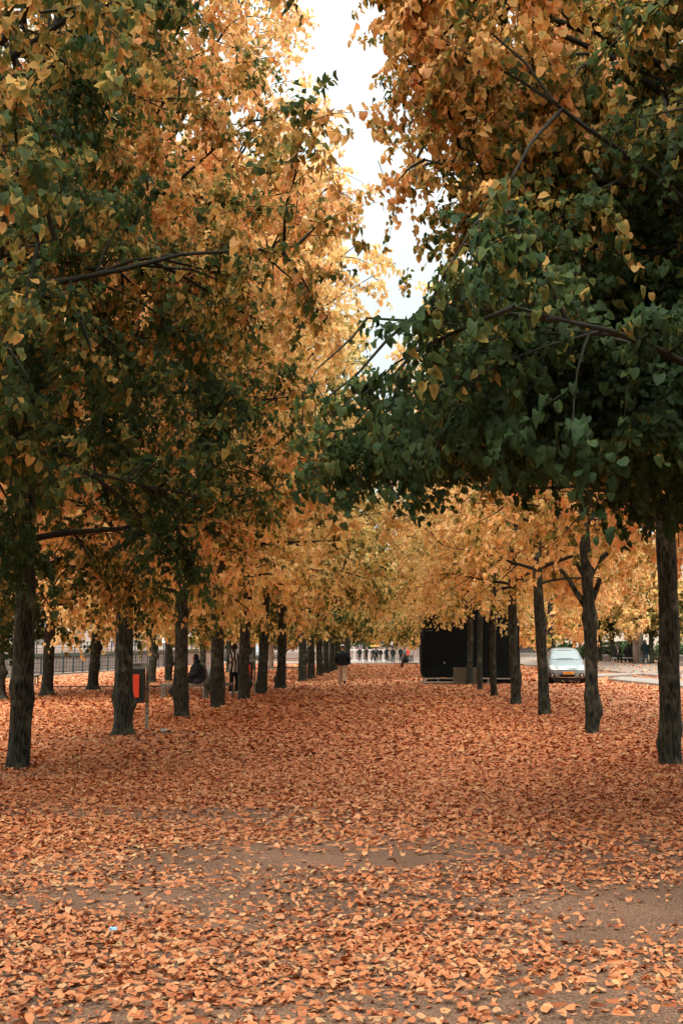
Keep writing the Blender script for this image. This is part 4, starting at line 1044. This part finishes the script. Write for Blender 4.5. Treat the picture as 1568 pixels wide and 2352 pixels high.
    for s in (-1, 1): loft(mb, [(pel.lerp(hip[s], .7) + T(0, 0, .0), .09, .10), (hip[s], .10 * b, .105 * b), (hip[s].lerp(kn[s], .5), .092 * b, .095 * b), (kn[s], .078 * b, .082 * b), (kn[s].lerp(an[s], .5), .074 * b, .078 * b), (an[s] + T(0, 0, .01), .066 * b, .074 * b)], 12)
    fused(mb, 'trousers', M[legs], root, vx)
    for s in (-1, 1):
        sm = MB(); sm.ell(an[s] + T(0, -.065, -.045), (.05, .135, .045), 12, 7); sm.cyl(an[s] + T(0, 0, -.05), an[s] + T(0, 0, .03), .052, .05, 12); fused(sm, 'shoe', M[shoe], root, .014)
    p = puff; mb = MB(); r0 = .168
    low = [(S(-.03) - T(0, 0, coat), (r0 + .10 * coat) * p, (.135 + .10 * coat) * p)] if not seated else [(S(-.07), .20 * p, .16 * p)]
    loft(mb, low + [(S(.04), .175 * p, .138 * p), (S(.17), .165 * p, .13 * p), (ch, .185 * p, .138 * p), (S(.45), .175 * p, .115 * p), (S(.53), .11, .09), (nk, .075, .078)], 18)
    for s in (-1, 1): loft(mb, [(sh[s] + T(-s * .06, 0, -.02), .07 * p, .07 * p), (sh[s], .076 * p, .076 * p), (sh[s].lerp(el[s], .5), .068 * p, .07 * p), (el[s], .062 * p, .065 * p), (el[s].lerp(wr[s], .5), .056 * p, .056 * p), (wr[s] - (wr[s] - el[s]) * .05, .042 * p, .044 * p)], 12)
    if hood:
        mb.ell(hc + T(0, .04, .03), (.105, .10, .125), 14, 10); mb.ell(nk + T(0, .03, .03), (.12, .11, .09), 12, 8)
    fused(mb, 'jacket', M[top], root, vx)
    if not hood:
        hm = MB().ell(hc + T(0, .026, .055), (.083 + bighair, .092 + bighair, .082 + bighair), 14, 9)
        if bighair >= .02: hm.ell(hc + T(0, .06, -.05), (.085, .05, .11), 10, 7)
        hm.build('hair', M[hair], root, smooth=True)
    if cap:
        cm_ = MB().ell(hc + T(0, .008, .085), (.094, .106, .070), 14, 8).box(hc + T(0, -.11, .075), (.14, .09, .012), rx=.15); cm_.build('cap', M[cap], root, smooth=True)
    if shirt: MB().ell(ch + T(0, -.115 * p, .04), (.05, .04, .16)).build('shirt', M[shirt], root, smooth=True)
    return root
# walker seen from behind (faces away)
w = on(786, 1573)
person((w.x, w.y, 0), PI, 'person in loose black jacket, beige trousers and pale cap walking away down the alley', h=1.70, legs='cloth_beige', stride=.17, arms='pocket', cap='white', puff=1.4, coat=.05, fingers=True, width=1.15, baggy=1.25)
s_ = on(537, 1594)
person((s_.x, s_.y, 0), .5, 'person in a zebra-patterned jacket and black trousers standing beside a trunk', h=1.62, top='zebra', shoe='white', bighair=.03, coat=.12, puff=1.05, arms='hold', skin='skindark', fingers=True, width=.95)
person((B1.x + .03, B1.y + .42, 0), -PI / 2 + .25, 'hooded person in a bulky black coat sitting on the worn bench', h=1.66, seated=True, hood=True, arms='lap', puff=1.6, lean=.12, fingers=True)
person((B3.x - .12, B3.y - .05, gz(B3.x, B3.y)), -PI / 2 + .2, 'bowed person in a black coat sitting alone on the alley bench', h=1.72, seated=True, arms='lap', puff=1.35, lean=.55)
zt = gz(B4[0], 79)
person((B4[0] - .42, 79.05, zt), .2, 'person with a dark hat and pale scarf on the terrace bench', h=1.6, seated=True, arms='lap', puff=1.2, lean=.15, cap='cloth_grey', shirt='white')
person((B4[0] + .38, 79.0, zt), PI, 'large person in black seen from behind on the terrace bench', h=1.8, seated=True, arms='lap', puff=1.5, lean=.1, hood=True)
x = colx(1485, 76); person((x, 76.5, gz(x, 76.5)), .1, 'person in a dark blue hooded coat and jeans walking on the terrace', h=1.68, top='cloth_blue', legs='denim', hood=True, coat=.12, stride=.15, puff=1.15, arms='pocket')
FG = 'distant people strolling at the far end of the alley'
def fp(px, Y, label, **k):
    x = colx(px, Y); return person((x, Y, gz(x, Y) + .05), k.pop('rz', 0), label, group=FG, **k)
fp(826, 134, 'distant person in a long black coat, at the river-side end of the group', coat=.25)
fp(841, 127, 'distant slim dark-clad person beside the long black coat', arms='hold')
fp(856.5, 134, 'distant dark-clad person just beside the yellow umbrella', h=1.65, stride=.2, rz=.6)
wmn = fp(864, 124, 'distant woman in black holding the yellow umbrella', h=1.68, arms='raise', stride=.15, shirt='white', coat=.05)
fp(873.5, 130, 'distant person in a short dark jacket behind the woman with the yellow umbrella', h=1.62, legs='cloth_grey', stride=.1)
umb = fp(888, 130, 'distant person in black holding the black umbrella', h=1.7, arms='raise', coat=.15)
fp(902, 121.5, 'distant person in a dark green coat with long hair', top='cloth_green', bighair=.03, coat=.2, legs='denim')
fp(920, 130, 'distant person in dark clothes just beyond the lone sitter', h=1.75, coat=.2)
fp(929, 129, 'distant short person between the dark figure and the red coat', h=1.6, bighair=.02, top='cloth_grey')
fp(935, 130, 'distant person in a bright red coat near the booth', h=1.68, top='cloth_red', coat=.15)
def umbrella(x, y, z, m, label):
    r_ = empty('umbrella', (x, y, z), label, 'umbrella'); vs = [(0, 0, 1.02)]; n = 8; fs = []
    for k, (rr, zz) in enumerate([(.25, .97), (.45, .86), (.56, .74)]):
        for i in range(n):
            t = 2 * PI * i / n; vs.append((rr * math.cos(t), rr * math.sin(t), zz))
    for i in range(n):
        fs.append((0, 1 + i, 1 + (i + 1) % n))
        for k in range(2): fs.append((1 + k * n + i, 1 + (k + 1) * n + i, 1 + (k + 1) * n + (i + 1) % n, 1 + k * n + (i + 1) % n))
    MB().add(vs, fs).build('canopy', M[m], r_); MB().cyl((0, 0, 0), (0, 0, 1.08), .012, n=6).build('shaft', M['galv'], r_)
x = colx(861, 124); umbrella(x, 123.9, gz(x, 124) + 1.05, 'yellow', 'yellow umbrella held over the woman in black')
x = colx(891, 130); umbrella(x, 129.9, gz(x, 130) + 1.0, 'cloth_black', 'black umbrella held over a distant person')
# rucksack of the distant woman is not visible; red box by the parapet
x = colx(944, 133); o = MB().box((0, 0, .35), (.5, .4, .7), bev=.05).box((0, -.02, .73), (.54, .44, .05)).build('grey_box', M['cloth_grey'], None, (x, 133, gz(x, 133) + .05)); tag(o, 'small grey box standing by the far parapet near the red coat', 'box')

# ------------------------------------------------------------------ silver car
def car():
    c = on(1302, 1570.5); root = empty('parked_car', (c.x, c.y, 0), 'silver compact family car with a yellow number plate parked facing the camera', 'car', rz=R(-5.5))
    st = [(-.0, .60, .30, .56, .50, .62), (.06, .74, .24, .62, .62, .72), (.25, .82, .20, .72, .70, .84), (.60, .845, .20, .82, .73, .97), (.98, .85, .20, .92, .735, 1.06),
          (1.30, .85, .20, .95, .69, 1.28), (1.66, .85, .20, .96, .625, 1.50), (2.1, .85, .20, .97, .63, 1.60), (3.1, .85, .20, .98, .61, 1.60), (3.75, .84, .22, .98, .56, 1.46), (3.98, .82, .25, .95, .58, 1.12), (4.05, .74, .32, .85, .55, .92)]
    V = []; n = 14
    for (y, w, zb, zbelt, wt, ztop) in st:
        half = [(0, zb), (w * .82, zb), (w * .98, zb + .08), (w, (zb + zbelt) / 2), (w * .985, zbelt), (wt * 1.02, ztop - .07), (wt * .78, ztop - .005), (0, ztop + .012)]
        ring = half + [(-a, b) for a, b in half[-2:0:-1]]; V += [(a, y, b) for a, b in ring]
    k = len(ring); nS = len(st); Fs = [(i * k + j, i * k + (j + 1) % k, (i + 1) * k + (j + 1) % k, (i + 1) * k + j) for i in range(nS - 1) for j in range(k)]
    Fs += [tuple(range(k - 1, -1, -1)), tuple((nS - 1) * k + j for j in range(k))]
    me = bpy.data.meshes.new('body'); me.from_pydata(V, [], Fs); o = bpy.data.objects.new('body', me); COL.objects.link(o)
    o.modifiers.new('u', 'SUBSURF').levels = 2; dg = bpy.context.evaluated_depsgraph_get(); nm = bpy.data.meshes.new_from_object(o.evaluated_get(dg)); o.modifiers.clear(); o.data = nm
    nm.materials.append(M['carpaint']); nm.materials.append(M['carlow']); nm.polygons.foreach_set('use_smooth', [True] * len(nm.polygons)); o.parent = root
    for p_ in nm.polygons:
        if p_.center.z < .50 : p_.material_index = 1
    bvh = BVHTree.FromPolygons([v.co for v in nm.vertices], [p_.vertices for p_ in nm.polygons])
    def decal(name, quad, m, th=.008, nu=10, nv=6, par=root, ax='y', off=0):
        """grid over quad corners (u,z) bl,br,tr,tl projected on the body from the front (or side)"""
        vs = []
        for j in range(nv + 1):
            for i in range(nu + 1):
                u, v = i / nu, j / nv
                a_ = [(quad[0][q] * (1 - u) + quad[1][q] * u) * (1 - v) + (quad[3][q] * (1 - u) + quad[2][q] * u) * v for q in (0, 1)]
                if ax == 'y':
                    h_ = bvh.ray_cast(Vector((a_[0], -3, a_[1])), Vector((0, 1, 0))); y = h_[0].y if h_[0] else .3; vs.append((a_[0], y - th - off, a_[1]))
                else:
                    h_ = bvh.ray_cast(Vector((ax * 3, a_[0], a_[1])), Vector((-ax, 0, 0))); x_ = h_[0].x if h_[0] else ax * .7; vs.append((x_ + ax * (th + off), a_[0], a_[1]))
        N0 = len(vs); dv = Vector((0, th, 0)) if ax == 'y' else Vector((-ax * th, 0, 0))
        fs = [(j * (nu + 1) + i, j * (nu + 1) + i + 1, (j + 1) * (nu + 1) + i + 1, (j + 1) * (nu + 1) + i) for j in range(nv) for i in range(nu)]
        edge = [i for i in range(nu + 1)] + [(j + 1) * (nu + 1) - 1 for j in range(1, nv + 1)] + [nv * (nu + 1) + i for i in range(nu - 1, -1, -1)] + [j * (nu + 1) for j in range(nv - 1, 0, -1)]
        for e_ in edge: vs.append(tuple(Vector(vs[e_]) + dv))
        L_ = len(edge)
        for i in range(L_): fs.append((edge[i], N0 + i, N0 + (i + 1) % L_, edge[(i + 1) % L_]))
        return MB().add(vs, fs).build(name, m, par, smooth=False)
    ws = decal('windscreen', [(-.66, 1.075), (.66, 1.075), (.555, 1.46), (-.555, 1.46)], M['glass'], nu=16, nv=8, th=.012)
    decal('windscreen_seal', [(-.69, 1.055), (.69, 1.055), (.58, 1.485), (-.58, 1.485)], M['black'], nu=16, nv=8, th=.004)
    for s in (-1, 1):
        w_ = MB().cyl((s * .1 - .3, .93, 1.1), (s * .1 + .25, .95, 1.11), .008, n=5); w_.build('wiper', M['black'], root)
        hl = decal('headlight', [(s * .44, .60), (s * .76, .60), (s * .755, .80), (s * .60, .82)], M['lamp'], th=.02)
        hl_ = MB().cyl((s * .63, decal and .05, .69), (s * .63, .12, .69), .055, .055, 14); 
        decal('fog_light', [(s * .60, .33), (s * .68, .33), (s * .68, .41), (s * .60, .41)], M['lamp'], th=.03, nu=3, nv=3)
        decal('fog_recess', [(s * .50, .30), (s * .76, .31), (s * .74, .44), (s * .56, .46)], M['black'], th=.015)
        mr = MB().ell((s * .95, 1.22, 1.08), (.115, .06, .075), 12, 8).box((s * .86, 1.26, 1.03), (.10, .05, .03)); mr.build('wing_mirror', M['carpaint'], root, smooth=True)
        decal('side_window', [(1.45, 1.02), (3.5, 1.04), (3.3, 1.42), (1.85, 1.40)], M['sideglass'], ax=s, th=.01)
        for y in (.78, 3.3):
            wh = MB().cyl((s * .70, y, .31), (s * .875, y, .31), .31, .31, 26).build('wheel', M['tyre'], root, smooth=False)
            MB().cyl((s * .86, y, .31), (s * .882, y, .31), .20, .19, 18).build('rim', M['alu'], wh)
            MB().cyl((s * .60, y, .31), (s * .858, y, .31), .36, .36, 26).build('wheel_arch', M['black'], root)
    decal('grille', [(-.335, .66), (.335, .66), (.40, .765), (-.40, .765)], M['black'], nu=16, th=.016)
    decal('grille_bar', [(-.39, .712), (.39, .712), (.39, .755), (-.39, .755)], M['chrome'], nu=16, nv=2, th=.03)
    for (qa, qb) in ((((-.37, .645), (.37, .645), (.37, .66), (-.37, .66))), None),: decal('grille_trim', list(qa), M['chrome'], nu=16, nv=2, th=.022)
    # round badge: ring with a lightning bolt
    h_ = bvh.ray_cast(Vector((0, -3, .72)), Vector((0, 1, 0))); yb = h_[0].y - .045
    tm = MB(); n = 20; rr, r2 = .062, .011
    for i in range(n):
        t0, t1 = 2 * PI * i / n, 2 * PI * (i + 1) / n
        tm.cyl((rr * math.cos(t0), yb, .715 + rr * math.sin(t0)), (rr * math.cos(t1), yb, .715 + rr * math.sin(t1)), r2, n=6)
    bd = tm.build('badge', M['chrome'], root)
    MB().add([(-.075, yb - .006, .708), (.012, yb - .006, .728), (.004, yb - .006, .712), (.075, yb - .006, .722), (-.012, yb - .006, .702), (-.004, yb - .006, .718)], [(0, 1, 2, 4, 5) if False else (0, 5, 1), (1, 2, 5), (2, 4, 5), (2, 3, 4)]).build('bolt', M['chrome'], bd)
    decal('lower_grille', [(-.30, .29), (.30, .29), (.37, .41), (-.37, .41)], M['black'], nu=14, th=.012)
    decal('bumper_trim', [(-.34, .265), (.34, .265), (.33, .285), (-.33, .285)], M['chrome'], nu=14, nv=1, th=.02)
    decal('bumper_crease', [(-.74, .565), (.74, .565), (.74, .578), (-.74, .578)], M['black'], nu=20, nv=1, th=.004)
    # number plate
    yp = bvh.ray_cast(Vector((0, -3, .47)), Vector((0, 1, 0)))[0].y - .05
    pl = MB().box((.04, yp, .47), (.52, .02, .115), bev=.006).build('number_plate', M['plate'], root)
    MB().box((-.195, yp - .012, .47), (.045, .006, .10)).build('plate_strip', M['plateblue'], pl)
    fc = bpy.data.curves.new('plate_text', 'FONT'); fc.body = '16-SN-JJ'; fc.size = .098; fc.align_x = 'CENTER'; fc.align_y = 'CENTER'; fc.extrude = .002; fc.offset = .001
    ft = bpy.data.objects.new('plate_text', fc); COL.objects.link(ft); ft.rotation_euler = (PI / 2, 0, 0); 
    dg = bpy.context.evaluated_depsgraph_get(); tme = bpy.data.meshes.new_from_object(ft.evaluated_get(dg)); bpy.data.objects.remove(ft)
    tme.materials.clear(); ft = link_mesh('plate_text', tme, M['text'], pl); ft.rotation_euler = (PI / 2, 0, 0); ft.location = (.06, yp - .013, .47)
    MB().box((0, .5, .16), (1.2, .8, .08)).build('undertray', M['black'], root)
    return root
car()

# ------------------------------------------------------------------ light
world = bpy.data.worlds.new('World'); sc.world = world; world.use_nodes = True
nt = world.node_tree; bg = nt.nodes['Background']
sky = nt.nodes.new('ShaderNodeTexSky'); sky.sky_type = 'NISHITA'; sky.sun_disc = False
SUN_EL, SUN_AZ = R(44), R(205)
sky.sun_elevation = SUN_EL; sky.sun_rotation = SUN_AZ; sky.dust_density = 4; sky.air_density = 1.0; sky.ozone_density = 1
hs = nt.nodes.new('ShaderNodeHueSaturation'); hs.inputs['Saturation'].default_value = .10
nt.links.new(sky.outputs[0], hs.inputs['Color'])
mx = nt.nodes.new('ShaderNodeMix'); mx.data_type = 'RGBA'; mx.inputs[0].default_value = .8; mx.inputs[7].default_value = (8.1, 9.1, 8.9, 1)
nt.links.new(hs.outputs[0], mx.inputs[6]); nt.links.new(mx.outputs[2], bg.inputs['Color'])
# an overcast sky is about three times as bright overhead as at the horizon
tcw = nt.nodes.new('ShaderNodeTexCoord'); sx = nt.nodes.new('ShaderNodeSeparateXYZ'); nt.links.new(tcw.outputs['Generated'], sx.inputs[0])
gm = nt.nodes.new('ShaderNodeMath'); gm.operation = 'MULTIPLY_ADD'; gm.inputs[1].default_value = 1.55; gm.inputs[2].default_value = .345
pw = nt.nodes.new('ShaderNodeMath'); pw.operation = 'POWER'; pw.inputs[1].default_value = 3
cl = nt.nodes.new('ShaderNodeMath'); cl.operation = 'MAXIMUM'; cl.inputs[1].default_value = 0; nt.links.new(sx.outputs[2], cl.inputs[0]); nt.links.new(cl.outputs[0], pw.inputs[0]); nt.links.new(pw.outputs[0], gm.inputs[0])
vm_ = nt.nodes.new('ShaderNodeVectorMath'); vm_.operation = 'SCALE'; nt.links.new(mx.outputs[2], vm_.inputs[0]); nt.links.new(gm.outputs[0], vm_.inputs['Scale']); nt.links.new(vm_.outputs[0], bg.inputs['Color'])
bg.inputs['Strength'].default_value = .105
sl = bpy.data.lights.new('sun', 'SUN'); sl.energy = 1.5; sl.angle = R(32); sl.color = (1, .95, .87)
so = bpy.data.objects.new('sun', sl); COL.objects.link(so)
# direction towards the sun (Nishita rotation is clockwise from +Y)
d = Vector((math.sin(SUN_AZ) * math.cos(SUN_EL), math.cos(SUN_AZ) * math.cos(SUN_EL), math.sin(SUN_EL)))
so.rotation_euler = d.to_track_quat('Z', 'Y').to_euler()
sc.view_settings.view_transform = 'Standard'; sc.view_settings.look = 'None'; sc.view_settings.exposure = 1.68; sc.view_settings.gamma = 1
cy = sc.cycles if hasattr(sc, 'cycles') else None
sc.render.engine = 'CYCLES'
cy = sc.cycles
cy.max_bounces = 7; cy.diffuse_bounces = 4; cy.glossy_bounces = 2; cy.transmission_bounces = 5; cy.transparent_max_bounces = 4
cy.use_denoising = True; cy.use_adaptive_sampling = True; cy.adaptive_threshold = .02; cy.caustics_reflective = False; cy.caustics_refractive = False
